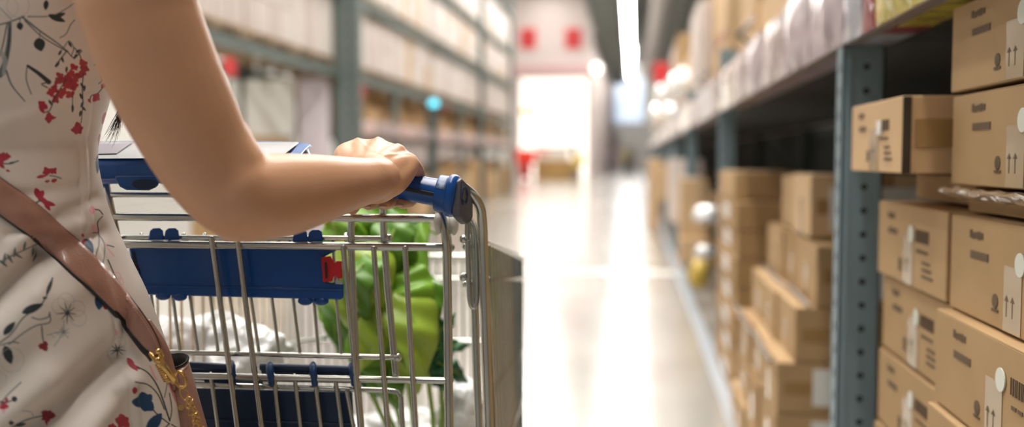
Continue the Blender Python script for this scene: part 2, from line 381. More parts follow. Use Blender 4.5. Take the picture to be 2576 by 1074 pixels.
# ---- stacks in the second bay --------------------------------------
# stepped stack F : Y from 2.86 to 3.66
steps = [(.395, 0, .155, 'lowest'), (.405, .155, .31, 'second lowest'), (.415, .31, .462, 'third lowest'), (.455, .462, .622, 'third from top'), (.520, .622, .80, 'second from top')]
for k, (x, z0, z1, w) in enumerate(steps):
    for j, (ya, yb, wh) in enumerate(((3.80, 3.45, 'far end'), (3.445, 3.14, 'middle'), (3.135, 2.80, 'near end'))):
        t = carton('F%d%d' % (k, j), x+.008*((j+k) % 2), ya-.0, z0, 'plain kraft carton of the stepped stack, %s layer, %s' % (w, wh), W=.42, L=ya-yb, H=z1-z0-.003, c=[CARD, CARD, CARD2][(j+k) % 3] if j < 2 else CARD, marks=0, sticker=False, tape=True)
        if j == 2:
            s = MB(); s.box((.10, -(ya-yb)-.0022, .025), (.19, -(ya-yb)-.0012, z1-z0-.02)); s.obj('paper_label', LBL, t)
# upper box with white label and black strip
t = carton('G', .53, 3.30, .805, 'carton with large white label and black strip, on top of the stepped stack', W=.42, L=.33, H=.192, c=CARDL, marks=0, sticker=False, tape=True)
s = MB(); s.box((.055, -.3325, .02), (.40, -.3312, .155)); lb = s.obj('paper_label', LBL, t)
s = MB(); s.box((.115, -.3332, .035), (.40, -.3325, .085)); s.obj('black_strip', BINK, lb)
s = MB()
for j in range(7): s.box((.16+.02*j, -.3336, .05+.003*(j % 2)), (.172+.02*j, -.3332, .065+.003*(j % 3)))
s.tube([(.2, -.3334, .125), (.2, -.3325, .125)], .012, 10); s.obj('printed_lettering', LBL, lb)
carton('G2', .55, 3.66, .805, 'plain carton behind the white-labelled one', W=.42, L=.34, H=.18, c=CARD, marks=0, sticker=False, tape=False)
# dark strap across the stepped stack
mb = MB()
for (x, z) in ((.505, .628), (.40, .466)):
    pts = cr([(x-.004+.004*math.sin(i*2.1), 3.82-i*.17, z+.006*math.sin(i*1.7)) for i in range(7)], 5); mb.tube(pts, .0055, 6)
tag(mb.obj('strap', mat('dark_strap', (.07, .05, .04), .4), smooth=True), 'dark loose straps lying along the ledges of the stepped stack', 'strap')
# thin-carton tower E : Y 4.15 - 5.1
for i in range(7):
    z = i*.123
    t = carton('E', .435+.006*((i*3) % 2), 5.08, z, 'flat carton with silvery label in the tower before the second post, %s' % ['lowest', 'second', 'third', 'fourth', 'fifth', 'sixth', 'seventh and topmost'][i], W=.20+.17, L=.93, H=.12, c=CARD2, marks=0, sticker=False, tape=False)
    s = MB(); s.box((-.0016, -.62, .03), (-.0004, -.36, .10)); s.obj('paper_label', mat('silvery_label', (.70, .68, .66), .3), t)
t = carton('E2', .44, 5.05, .864, 'shorter brown carton resting on the tall flat-carton tower', W=.30, L=.75, H=.12, c=CARD, marks=0, sticker=False, tape=False)
carton('E3', .68, 3.9, .0, 'dark carton deep in the second bay', W=.3, L=.5, H=.5, c=CARD2, marks=0, sticker=False, tape=False)
# low pale carton on the floor by the tower
carton('E4', .42, 4.12, .0, 'small pale carton on the floor at the foot of the tower', W=.10, L=.16, H=.10, c=CARDL, marks=0, sticker=False, tape=False)
# ---- third bay and beyond ------------------------------------------
def blob(name, c, r, sc, m, label, cat, seed=1, amp=.25, sub=3, kid=None):
    bm = bmesh.new(); bmesh.ops.create_icosphere(bm, subdivisions=sub, radius=1)
    for v in bm.verts:
        n = noise.noise(v.co*1.7+Vector((seed*3.1, 0, 0)))*amp+noise.noise(v.co*4.5+Vector((0, seed, 0)))*amp*.5
        v.co = Vector((v.co.x*sc[0], v.co.y*sc[1], v.co.z*sc[2]))*r*(1+n)
    me = bpy.data.meshes.new(name); bm.to_mesh(me); bm.free(); me.materials.append(m); me.polygons.foreach_set('use_smooth', [True]*len(me.polygons))
    o = link(name, me); o.location = c; tag(o, label, cat); return o
FILMW = mat('white_plastic_film', (.78, .79, .80), .18, coat=.5)
q = onX(1782, 538, .45); blob('plastic_bag', q, .10, (1, 1.4, .55), FILMW, 'white plastic bag poking out beside the flat-carton tower, upper one', 'bag', 2)
q = onX(1775, 632, .45); blob('plastic_bag', q, .07, (1, 1.3, .6), FILMW, 'small white plastic bag low beside the flat-carton tower', 'bag', 3)
q = onX(1757, 690, .46); blob('packet', (q.x, q.y, q.z), .10, (.7, 1, 1.1), mat('yellow_packet', (.55, .38, .06), .4), 'yellow packet on the floor level by the third post', 'packet', 5)
specs = [(1718, 450, 600, 7.7, CARDL, 'tall tan carton standing at the third post', .10, .28), (1655, 415, 505, 12.0, CARDL, 'tan carton beyond the fourth post', .16, .6), (1692, 400, 560, 9.6, WRAP, 'pale greyish wrapped carton between the third and fourth posts', .2, .8),
         (1640, 400, 460, 17.0, CARD, 'small brown carton far along the near rack', .3, .9), (1715, 600, 660, 7.6, CARDL, 'small pale carton under the tall tan one', .12, .2)]
for (px, ya, yb, Y, c, lb, w, L) in specs:
    pa = onY(px, ya, Y); pb = onY(px, yb, Y)
    mb = MB(); mb.box((min(pa.x, .46)-.02, Y, pb.z), (min(pa.x, .46)+w+.1, Y+L, pa.z)); o = mb.obj('cardboard_carton', c, bevel=.006); tag(o, lb, 'carton')
for i in range(7):      # carton stacks in the farther bays
    Y = 9.0+i*3.05; zt = [.72, .62, .8, .5, .7, .6, .65][i]
    for j in range(3):
        mb = MB(); mb.box((.50, Y, j*zt/3+.002), (1.2, Y+1.6, (j+1)*zt/3-.004)); o = mb.obj('cardboard_carton', [CARD, CARD2, CARDL][(i+j) % 3], bevel=.006)
        tag(o, 'brown carton in a low stack between far posts of the near rack', 'carton', 'cartons in the far bays of the near rack')

# ---- shrink wrapped packets in a row on the shelf edge --------------
LIL = mat('lilac_clear_wrap', (.42, .34, .38), .28, coat=.3, noise_s=9, noise_a=.35, bump=(14, .3, .01))
PKW = mat('pink_white_wrap', (.44, .35, .35), .28, coat=.3, noise_s=8, noise_a=.28, bump=(14, .3, .01))
WHW = mat('bluish_white_wrap', (.46, .47, .53), .28, coat=.4, noise_s=7, noise_a=.2, bump=(14, .6, .02))
YEL = mat('yellow_wrap', (.60, .50, .08), .25, coat=.6, noise_s=10, noise_a=.25, bump=(18, .6, .02))
DRED = mat('dark_red_wrap', (.30, .03, .05), .3, coat=.5)
CRM = mat('creamy_wrap', (.62, .53, .44), .2, coat=.8, noise_s=8, noise_a=.15, bump=(16, .6, .02))
def pack(y0, y1, h, m, label, seed, lean=.03, grp=None):
    random.seed(seed); rows = []; nU = 14; nV = 10
    for i in range(nU+1):
        u = i/nU; y = y0+(y1-y0)*u; r = []
        for j in range(nV+1):
            v = j/nV; a = v*2*math.pi
            th = (.035*math.sin(math.pi*min(max(u, .04), .96))**.5)
            z = h*v
            r.append((XR-.004+lean*v*0-.012*math.sin(math.pi*v)*math.sin(math.pi*u)+.006*noise.noise(Vector((y*14, z*18, seed))), y, SHZ+.002+z*(1-.06*noise.noise(Vector((y*9, seed, 0))))))
        rows.append(r)
    back = [[(p[0]*0+XR+.10, p[1], p[2]) for p in r] for r in rows]
    mb = MB(); mb.grid(rows); mb.grid([q[::-1] for q in back])
    k = len(rows)-1
    mb.grid([[r[-1] for r in rows], [r[-1] for r in back]]); mb.grid([[r[0] for r in back], [r[0] for r in rows]])
    mb.grid([rows[0], back[0]]); mb.grid([back[k], rows[k]])
    o = mb.obj('wrapped_packet', m, smooth=True); tag(o, label, 'packet', grp); return o
segs = [(.55, 1.0, .20, WHW, 'bluish white film-wrapped packet nearest on the shelf edge'), (1.02, 1.50, .20, WHW, 'bluish white film-wrapped packet on the shelf edge beside the yellow one'), (1.52, 1.88, .20, YEL, 'bright yellow film-wrapped packet on the shelf edge'),
        (1.89, 1.97, .21, DRED, 'narrow dark red packet between the yellow and white ones'), (1.99, 2.14, .20, WHW, 'glossy bluish white packet above the perforated post'),
        (2.15, 2.55, .20, LIL, 'lilac film-wrapped packet next to the glossy white one'), (2.56, 3.0, .21, LIL, 'second lilac film-wrapped packet with bright glints'), (3.01, 3.45, .20, PKW, 'pinkish film-wrapped packet midway along the second bay shelf'),
        (3.46, 3.95, .205, LIL, 'greyish lilac packet on the second bay shelf'), (3.96, 4.4, .20, PKW, 'pink-white packet before the creamy shining one'), (4.41, 5.12, .20, CRM, 'creamy shining packet at the second post')]
for k, (a, b, h, m_, l) in enumerate(segs): pack(a, b, h, m_, l, k+1)
Y = 5.2; k = 20
while Y < 29:
    L = .5+.3*random.random()
    pack(Y, Y+L, .18+.04*random.random(), [CRM, CRM, PKW, WHW, PKW, LIL][k % 6], 'pale film-wrapped packet on the shelf edge past the second post', k, grp='packets on the far shelf edge'); Y += L+.02; k += 1
random.seed(11)
# ---- tall cartons standing on the shelf -----------------------------
def tall(px0, px1, ytop, X, c, label):
    a = onX(px0, 150, X); b = onX(px1, 150, X); zt = onX(px0, max(ytop, -250), X).z
    mb = MB(); mb.box((X, b.y, SHZ+.03), (X+.45, a.y, zt)); mb.box((X-.001, (a.y+b.y)/2-.002, SHZ+.05), (X, (a.y+b.y)/2+.002, zt-.02))
    o = mb.obj('cardboard_carton', c, bevel=.006); tag(o, label, 'carton')
    t = MB(); t.box((X-.0015, b.y+.01, SHZ+(zt-SHZ)*.55), (X-.0002, a.y-.01, SHZ+(zt-SHZ)*.62)); t.obj('tape', TAPE, o)
tall(1742, 1770, 70, .62, CARDL, 'tall pale carton standing on the shelf, farthest of the tall ones')
tall(1772, 1792, 10, .66, CARD2, 'tall dark kraft carton behind the pale one on the shelf')
tall(1795, 1828, -10, .60, CARDL, 'tall pale carton on the shelf near the second post')
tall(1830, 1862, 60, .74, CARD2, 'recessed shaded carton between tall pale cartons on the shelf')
tall(1864, 1898, -60, .60, CARDL, 'slim tall carton on the shelf over the second bay')
tall(1905, 2010, -200, .62, CARDL, 'wide tall carton on the shelf above the lilac packets')
tall(2016, 2140, -240, .64, CARD, 'wide carton on the shelf above the perforated post')
tall(2146, 2300, -250, .62, CARD, 'wide carton on the shelf behind the yellow packet')
# dark boards behind the tall cartons
for i in range(8):
    Y = 8.6+i*2.6
    for k in range(2):
        mb = MB(); mb.box((.55, Y+k*1.2, SHZ+.03), (1.3, Y+k*1.2+1.1, SHZ+.03+[1.1, .8, 1.3, .9][(i+k) % 4])); o = mb.obj('cardboard_carton', [WRAP, CARDL, WRAP2, CARD][(i*2+k) % 4], bevel=.01)
        tag(o, 'carton or pale parcel on the far shelf of the near rack', 'carton', 'goods on the far shelves of the near rack')
# tall wrapped pallets above, receding (pinkish vertical band) and a red tag
q = onX(1662, 182, .40); mb = MB(); mb.box((.29, q.y, q.z-.17), (.52, q.y+.03, q.z+.15)); tag(mb.obj('hanging_sign', mat('red_sign', (.6, .03, .03), .5), bevel=.01), 'small red sign on the near rack above the white packets', 'sign')
FW = mat('highlight_white_film', (.88, .88, .86), .15, coat=.8)  # white colour stands in for highlights on shiny plastic
for k, (px, py, s) in enumerate(((1668, 245, .28), (1700, 225, .24), (1722, 208, .2), (1655, 290, .3), (1690, 290, .22))):
    q = onX(px, py, .52); blob('wrapped_bundle', q, s, (.6, 1.6, .8), FW, 'film bundle with white painted-in shine beyond the creamy packet, %s' % ['topmost', 'middle', 'nearest to the tall cartons', 'farthest', 'lowest'][k], 'bundle', k+4, amp=.2)

# ================================================================== RACK ACROSS THE AISLE
XL = -3.6
lrack = thing('storage_rack', 'tall green-grey steel rack across the aisle with white-wrapped cartons', 'rack', (XL, 11.4, 0))
LP = [.25+5.6*i for i in range(6)]      # post rows; 11.45, 17.05, 22.65, 28.25 in view
for y in LP:
    wd_ = .32 if 11 < y < 12 else .16; ht_ = 2.03 if 16 < y < 18 else 7.2
    for x, w in ((XL+(.24 if wd_ > .2 else .03), 'upright'), (XL-1.15, 'upright')):
        mb = MB(); mb.box((x-wd_, y, 0), (x, y+.16, ht_)); mb.box((x-wd_-.06, y-.05, 0), (x+.06, y+.21, .02))
        for i in range(int(ht_/.16)): mb.cur = 1; mb.box((x-.11, y-.002, .1+i*.16), (x-.06, y, .16+i*.16))
        mb.cur = 0
        keep(mb.obj('upright', [STEELG, HOLE]), lrack)
    mb = MB(); x0 = XL-.2; x1 = XL-1.17
    for i in range(6 if ht_ > 3 else 1):
        z = .3+i*1.15; mb.tube([(x0, y+.08, z), (x1, y+.08, z+.6), (x0, y+.08, z+1.15)], .03, 5); mb.tube([(x0, y+.08, z), (x1, y+.08, z)], .025, 5)
    keep(mb.obj('brace', mat('grey_green_brace', (.25, .30, .29), .5)), lrack)
BZ = [2.16, 3.16, 4.16, 5.3]
for i in range(len(LP)-1):
    for z in BZ:
        mb = MB()
        for x in (XL, XL-1.2): mb.box((x-.06, LP[i]+.16, z-.13), (x, LP[i+1], z)); mb.box((x, LP[i]+.16, z-.13), (x+.012, LP[i+1], z-.115)); mb.box((x, LP[i]+.16, z-.015), (x+.012, LP[i+1], z))
        keep(mb.obj('beam', STEELG), lrack)
    # lower shelf with its own posts, strip at z 1.33-1.54
    if i < 2: continue
    mb = MB(); mb.box((XL-.9, LP[i]+.2, 1.30), (XL+.02, LP[i+1]-.02, 1.34)); keep(mb.obj('shelf_board', mat('brown_shelf', (.16, .11, .09), .6)), lrack)
    ym = (LP[i]+LP[i+1])/2+.0
    if i >= 1:
        mb = MB(); mb.box((XL-.08, ym, 0), (XL+.01, ym+.12, 2.03)); keep(mb.obj('intermediate_post', STEELG), lrack)
# shelf strip packets (pinkish) on that shelf
for i in range(2, len(LP)-1):
    for k in range(4):
        y = LP[i]+.3+k*1.33
        mb = MB(); mb.box((XL-.14, y, 1.345), (XL+.03, y+1.24, 1.545)); o = mb.obj('wrapped_packet', [PINKB, PKW][k % 2], bevel=.015); tag(o, 'pale pink wrapped packet lining the low shelf across the aisle', 'packet', 'pink packets on the low shelf across the aisle')
        for j in range(3):     # cartons behind the packets and below
            hh = [.45, .32, .55, .25, .5][(k*3+j+i) % 5]; 
            mb = MB(); mb.box((XL-.85, y+j*.42, 1.345), (XL-.17, y+j*.42+.38, 1.37+hh+.1)); o = mb.obj('cardboard_carton', [CARD, CARDL, CARD2][(j+k+i) % 3], bevel=.01)
            tag(o, 'brown carton on the low shelf across the aisle behind the pink packets', 'carton', 'cartons on the low shelf across the aisle')
        mb = MB(); hh = [.9, .7, 1.0, .8][(k+i) % 4]; mb.box((XL-.9, y, .005), (XL-.05, y+1.2, hh)); o = mb.obj('cardboard_carton', [CARD, CARD2, CARDL][(k+i) % 3], bevel=.01)
        tag(o, 'large brown carton on the floor level across the aisle', 'carton', 'floor cartons across the aisle')
# white-wrapped cartons on pallets
ran = random.Random(3)
bx = {}
def whitebox(y, z, w, h, x, c, lbl, grp):
    key = (round(w, 2), round(h, 2), c.name)
    if key not in bx:
        mb = MB(); mb.box((-.5, 0, 0), (0, w, h)); mb.box((-.001, w*.48, .01), (.003, w*.52, h-.01)); me = mb.mesh('carton', c)
        bx[key] = me
    o = link('wrapped_carton', bx[key]); o.location = (x, y, z); tag(o, lbl, 'carton', grp)
lvn = ['lowest beam', 'middle beam', 'upper beam', 'top beam']
def pallet(y, z, L):
    t = thing('wooden_pallet', 'wooden pallet on the %s level of the rack across the aisle' % lvn[BZ.index(z)].split()[0], 'pallet', (XL-.05, y, z), 'pallets on the %s of the rack across the aisle' % lvn[BZ.index(z)])
    key = ('p', round(L, 2))
    if key not in bx:
        mb = MB()
        for i in range(5): mb.box((-1.1+i*.24, 0, .085), (-1.1+i*.24+.14, L, .105))
        m1 = mb.mesh('deck_board', WOOD); mb = MB()
        for yy in (0, L/2-.05, L-.1):
            for xx in (-1.1, -.6, -.1): mb.box((xx, yy, .02), (xx+.1, yy+.1, .085))
            mb.box((-1.1, yy, 0), (0, yy+.1, .02))
        bx[key] = (m1, mb.mesh('block', WOOD))
    link('deck_board', bx[key][0], t); link('block', bx[key][1], t)
for i in range(0, len(LP)-1):
    for li, z in enumerate(BZ[:3] if i > 1 else BZ[:2]):
        if LP[i+1] < 7: continue
        for pi in range(4):
            L = 1.26; y0 = LP[i]+.24+pi*1.33; pallet(y0, z, L)
            hh = [.78, .76, .80][li]-(0.05 if (pi+i) % 3 == 0 else 0)
            n = 4
            rows = 2 if (pi+i+li) % 2 else 1
            for a in range(n):
                for r in range(rows):
                    whitebox(y0+.01+a*L/n, z+.106+r*hh/rows, L/n-.015, hh/rows-.012, XL-.05-.02*ran.random(), [WRAP, WRAP2, WRAP3][ran.randrange(3)] if ran.random() > .07 else CARDL,
                             'pale film-wrapped carton on the %s of the rack across the aisle, in bay %s' % (lvn[li], ['one', 'two', 'three', 'four', 'five', 'six', 'seven'][i]),
                             'wrapped cartons on the %s, bay %s' % (lvn[li], ['one', 'two', 'three', 'four', 'five', 'six', 'seven'][i]))
# large white goods in the low level of the bay nearest the tray (bright area x 600-740)
WHITEG = mat('bright_white_board', (.86, .86, .82), .45)
for k, (x0, x1, y0, y1, m_, lb) in enumerate(((570, 603, 165, 345, WHITEG, 'narrow white board standing behind the trolley tray'), (612, 742, 165, 335, WHITEG, 'large white board leaning in the rack behind the trolley tray'), (748, 828, 185, 395, mat('lilac_grey_board', (.56, .50, .54), .4), 'tall lilac grey parcel beside the wide post'))):
    a = onY(x0, y0, 11.2); b = onY(x1, y1, 11.2); mb = MB(); mb.box((a.x, 11.2, .005), (b.x, 11.26, min(a.z, 2.0))); tag(mb.obj('display_board', m_, bevel=.02), lb, 'board')
a = onY(640, 345, 11.2); mb = MB(); mb.box((a.x-.6, 10.7, .0), (a.x+.5, 11.1, a.z)); tag(mb.obj('cardboard_carton', CARD, bevel=.01), 'brown carton below the large white board behind the tray', 'carton')
# red shelf tags
for k, (px, py, lb) in enumerate(((905, 228, 'red tag under the beam just past the wide post'), (566, 165, 'red tag beside the narrow white board'), (1122, 270, 'dark red tag under the beam past the cyan lamp'), (1235, 290, 'dark red tag far along the beam'))):
    q = onX(px, py, XL+.03); mb = MB(); mb.box((XL+.012, q.y-.02, q.z-.08), (XL+.03, q.y+.25, q.z+.08)); o = mb.obj('shelf_tag', mat('red_sign', (.6, .03, .03), .5) if k < 2 else mat('dark_red_tag', (.3, .04, .05), .5), bevel=.008); tag(o, lb, 'tag')
# cyan signal lamp on a post
q = onX(1091, 262, XL+.3)
t = thing('signal_lamp', 'small round cyan signal lamp on a dark post by the rack', 'lamp', (q.x, q.y, 0))
mb = MB(); mb.ball((0, 0, q.z), .075, 16); mb.obj('lens', mat('cyan_light', (.1, .6, .7), .3, emis=(.12, .62, .80), estr=2.0), t, smooth=True)
mb = MB(); mb.tube([(0, 0, 0), (0, 0, q.z-.05)], .05, 10); mb.tube([(0, 0, 0), (0, 0, .03)], .16, 16); mb.obj('pole', mat('dark_slate_pole', (.07, .10, .11), .5), t, smooth=True)
mb = MB(); mb.tube([(0, 0, q.z-.08), (0, 0, q.z-.04)], .07, 12); mb.obj('collar', BLK, t)

# ================================================================== FAR END OF THE AISLE
def farbox(px0, px1, y0, y1, Y, d, m_, name, label, cat, bv=.03, z0=None):
    a = onY(px0, y0, Y); b = onY(px1, y1, Y); mb = MB(); mb.box((a.x, Y, max(b.z, 0) if z0 is None else z0), (b.x, Y+d, a.z)); o = mb.obj(name, m_, bevel=bv); return tag(o, label, cat)
REDM = mat('bright_red_paint', (.80, .035, .015), .4)
a = onY(1320, 445, 43)
t = thing('hand_truck', 'bright red handling truck standing at the end of the aisle', 'truck', (a.x, 43, 0))
mb = MB(); mb.box((-.42, 0, .75), (.42, .7, 1.42)); mb.obj('body', REDM, t, bevel=.06)
mb = MB(); mb.box((-.30, .1, .12), (.25, .6, .78)); mb.obj('chassis', mat('dark_red_paint', (.42, .012, .012), .4), t, bevel=.04)
mb = MB(); mb.box((.42, .2, 1.18), (1.0, .35, 1.36)); mb.obj('handle', REDM, t, bevel=.03)
for x in (-.2, .2):
    mb = MB(); mb.tube([(x-.05, .3, .13), (x+.05, .3, .13)], .13, 14); mb.obj('wheel', BLK, t)
farbox(1345, 1440, 402, 432, 44, .8, mat('ochre_carton', (.42, .26, .09), .7), 'cardboard_carton', 'low ochre carton on the floor beside the red truck', 'carton', z0=0)
farbox(1350, 1430, 376, 402, 46, .8, mat('pale_cream_crate', (.72, .65, .58), .6), 'crate', 'pale cream crate standing behind the ochre carton', 'crate', z0=0)
farbox(1345, 1435, 368, 375, 43.5, .1, mat('brown_rail', (.25, .10, .08), .5), 'barrier_rail', 'thin brown barrier rail across the bright doorway', 'rail', .01)
farbox(1436, 1452, 362, 384, 43.4, .3, mat('navy_box', (.05, .05, .10), .5), 'post_cap', 'dark blue box at the end of the brown barrier rail', 'box')
farbox(1440, 1466, 383, 420, 43.6, .4, mat('yellow_tub', (.72, .50, .08), .5), 'bucket', 'yellow bucket at the end of the brown barrier rail', 'bucket')
farbox(1438, 1460, 420, 445, 43.7, .4, mat('brown_stand', (.25, .17, .13), .6), 'stand', 'brown stand under the yellow bucket', 'stand', z0=0)
# tall cream unit and white cabinet past the last post (x 1215-1295)
farbox(1262, 1292, 250, 452, 38, .8, mat('cream_panel', (.72, .66, .60), .5), 'display_board', 'tall cream display board at the far end of the rack across the aisle', 'board', z0=0)
farbox(1218, 1262, 300, 377, 31, .6, mat('tan_parcel', (.60, .46, .34), .5), 'parcel', 'tan parcel on top of the white bin past the last post', 'parcel')
farbox(1222, 1262, 376, 440, 31, .6, mat('white_bin', (.80, .79, .77), .4), 'storage_bin', 'white storage bin past the last post across the aisle', 'bin', z0=.16)
farbox(1216, 1266, 440, 470, 31, .6, mat('dark_wood', (.22, .17, .14), .6), 'wooden_pallet', 'dark wooden pallet under the white storage bin', 'pallet', z0=0)
# distant people, 60-70 m away
def farperson(px, Y, top, leg, label, h=1.68):
    x = onY(px, 400, Y).x; mb = MB()
    mb.cur = 1
    for s in (-1, 1): mb.tube([(s*.09, s*.12, .03), (s*.09, s*.05, .45), (s*.08, 0, .88)], [.05, .065, .09], 8)
    mb.cur = 0; mb.tube([(0, 0, .85), (0, 0, 1.1), (0, 0, 1.38), (0, 0, 1.46)], [(.13, .17), (.11, .15), (.12, .2), (.05, .06)], 10)
    for s in (-1, 1): mb.tube([(s*.2, 0, 1.38), (s*.25, .03, 1.1), (s*.24, .16, .9)], [.05, .042, .03], 7)
    mb.cur = 2; mb.ball((0, 0, h-.13), .115, 10, (.85, 1, 1.15))
    o = mb.obj('person', [top, leg, mat('far_hair', (.05, .035, .03), .6)], smooth=True); o.location = (x, Y, 0); return tag(o, label, 'person')
farperson(1588, 58, mat('dark_coat', (.03, .028, .03), .7), mat('dark_trousers', (.03, .03, .035), .7), 'distant person in dark clothes walking in the aisle', 1.75)
farperson(1576, 59, mat('yellow_coat', (.62, .48, .06), .7), mat('dark_trousers', (.03, .03, .035), .7), 'distant person in a yellow top beside the dark-clothed one')
farperson(1530, 62, mat('mauve_coat', (.30, .24, .27), .7), mat('dark_trousers', (.03, .03, .035), .7), 'distant person in a mauve top near the grey wall corner')
farbox(1632, 1660, 398, 470, 14, .6, CARDL, 'cardboard_carton', 'tan carton jutting out at the fourth post of the near rack', 'carton', z0=0)
farbox(1538, 1562, 340, 420, 85.2, .6, mat('mauve_grey_stock', (.45, .38, .38), .6), 'pallet_load', 'mauve grey load in front of the farthest wall', 'load', z0=0)
# ================================================================== SHOPPING TROLLEY
DR = 1.25           # distance of the trolley's rear frame
base = P(720, 600, 1.55)
cart = thing('shopping_trolley', 'wire shopping trolley with blue handle and blue clip tray, pushed by the woman', 'trolley', (base.x, base.y, 0))
def part(mb, name, mats, parent=None, **kw):
    o = mb.obj(name, mats, **kw)
    if parent is None: return keep(o, cart)
    o.parent = parent; return o
# parts are built in world coordinates; the Empty keeps an inverse matrix so they stay in place
def wire(pts, r, name='wire', n=10, parent=None, sm=0, d=None):
    q = [P(*(p if len(p) == 3 else (p[0], p[1], d or DR))) for p in pts]
    if sm: q = [Vector(v) for v in cr(q, sm)]
    mb = MB(); mb.tube(q, r, n)
    for e in (q[0], q[-1]): mb.ball(e, r*1.0, 8)
    return part(mb, name, SILV, parent, smooth=True)
R1 = .0047; R2 = .0034; R3 = .0024
# rear frame rails
wire([(262, 490), (440, 490), (640, 492)], .0036, 'rail')
wire([(272, 545), (1096, 550)], .0054, 'rail')
wire([(292, 597, 1.262), (974, 600, 1.262)], .0036, 'rail')
mb = MB(); mb.ball(P(976, 600, 1.262), .0062, 12); mb.ball(P(1000, 899, 1.262), .0055, 12); mb.ball(P(1134, 622, DR+.01), .0055, 12); mb.ball(P(1134, 958, DR+.01), .004, 10); part(mb, 'weld_knob', SILV, smooth=True)
wire([(292, 614), (1118, 622)], .0054, 'rail')
wire([(425, 886, 1.262), (1000, 899, 1.262)], .0036, 'rail')
wire([(470, 945), (1132, 958)], .0044, 'rail')
wire([(470, 966, 1.262), (975, 982, 1.262), (1000, 986, 1.262), (1009, 1000, 1.262), (1014, 1100, 1.262), (1018, 1250, 1.262)], .0034, 'rail', sm=0)
# rear gate vertical wires
for a, b in (((532, 600), (612, 1180)), ((597, 600), (672, 1180)), ((864, 622), (917, 1180)), ((940, 625), (984, 1180)), ((1019, 625), (1052, 1180))):
    dx = (b[0]-a[0])/(b[1]-a[1]); wire([(a[0], a[1], DR-.008), (b[0]+dx*250, b[1]+250, DR-.004)], .0037)
for pts in ([(883, 556, 1.258), (884, 640, 1.262), (897, 930, 1.262), (908, 1074, 1.262), (925, 1330, 1.262)], [(963, 526, 1.258), (966, 600, 1.262), (975, 720, 1.266), (996, 942, 1.266)]): wire(pts, .0048)
# corner post with a kink
wire([(1100, 520, DR), (1112, 545, DR-.003), (1120, 590, DR-.006), (1124, 640, DR-.004), (1126, 760, DR), (1130, 1074, DR), (1136, 1420, DR)], .0058, 'corner_post', sm=4)
wire([(1112, 540, DR+.01), (1122, 570, DR+.012), (1130, 612, DR+.008), (1128, 660, DR+.006)], .0040, 'wire', sm=4)
# outer handle arm and side post
wire([(1165, 470, 1.235), (1190, 492, 1.238), (1207, 520, 1.245), (1213, 560, 1.25), (1216, 640, 1.255), (1221, 800, 1.258), (1230, 1074, 1.262), (1238, 1400, 1.265)], .0066, 'handle_arm', sm=5, n=14)
wire([(1184, 565, 1.28), (1190, 640, 1.28), (1194, 777, 1.28), (1204, 1074, 1.28), (1214, 1380, 1.28)], .0054, 'side_post', n=12)
wire([(1176, 552, 1.262), (1176, 600, 1.262), (1179, 700, 1.262), (1182, 755, 1.262), (1189, 773, 1.262), (1198, 764, 1.262), (1200, 720, 1.262), (1197, 600, 1.262), (1193, 568, 1.262), (1184, 553, 1.262)], .0036, 'hook_loop', sm=4)
mb = MB()
for y in (602, 697): mb.ball(P(1166, y, 1.262), .0062, 12, (1, 1, .95)); mb.tube([P(1166, y, 1.262), P(1180, y+2, 1.262)], .0035, 8); mb.ball(P(1170, y+18, 1.27), .0045, 10)
part(mb, 'stud', SILV, smooth=True)
# left posts
wire([(262, 440, DR+.006), (268, 480), (284, 556), (300, 640), (330, 760), (345, 900), (352, 1400)], .0062, 'corner_post', sm=4)
wire([(256, 450, 1.28), (276, 556, 1.28), (286, 640, 1.28), (296, 900, 1.28), (300, 1400, 1.28)], .0046, 'side_post')
# white pivot washers
mb = MB()
for x in (1103, 1128, 1142): 
    mb.ball(P(x, 560 if x < 1110 else 563, DR+.002 if x < 1110 else DR+.022), .0155, 20, (.42, 1, 1), Matrix((Rv, Fv, Uv)).transposed())
part(mb, 'pivot_washer', WPL, smooth=True)
# child seat back wires
for a, b in (((380, 700), (398, 880)), ((434, 700), (453, 882)), ((477, 700), (498, 884)), ((528, 700), (549, 886)), ((577, 700), (601, 887)), ((630, 700), (652, 889)), ((683, 700), (702, 891)), ((736, 700), (755, 893)), ((788, 700), (802, 895)), ((845, 700), (859, 897))):
    wire([(a[0]-8, 600, 1.282), (a[0], a[1]+40, 1.281), (b[0], b[1], 1.266)], .0023)
for i in range(5):   # little welded stubs on the upper hinge rail
    x = [355, 462, 515, 700, 870][i]; wire([(x, 590, 1.27), (x, 604, 1.262)], .003)
for a, b in (((462, 938), (482, 1074)), ((530, 940), (549, 1074)), ((689, 943), (703, 1074)), ((741, 944), (756, 1074)), ((791, 946), (807, 1074)), ((843, 948), (859, 1074)), ((872, 985), (889, 1074))):
    dx = (b[0]-a[0])/(b[1]-a[1]); wire([(a[0], a[1], 1.256), (b[0]+dx*300, b[1]+300, 1.258)], .0030)
# lower seat clip rail extra bits
wire([(318, 683, 1.262), (345, 683, 1.262)], .003)
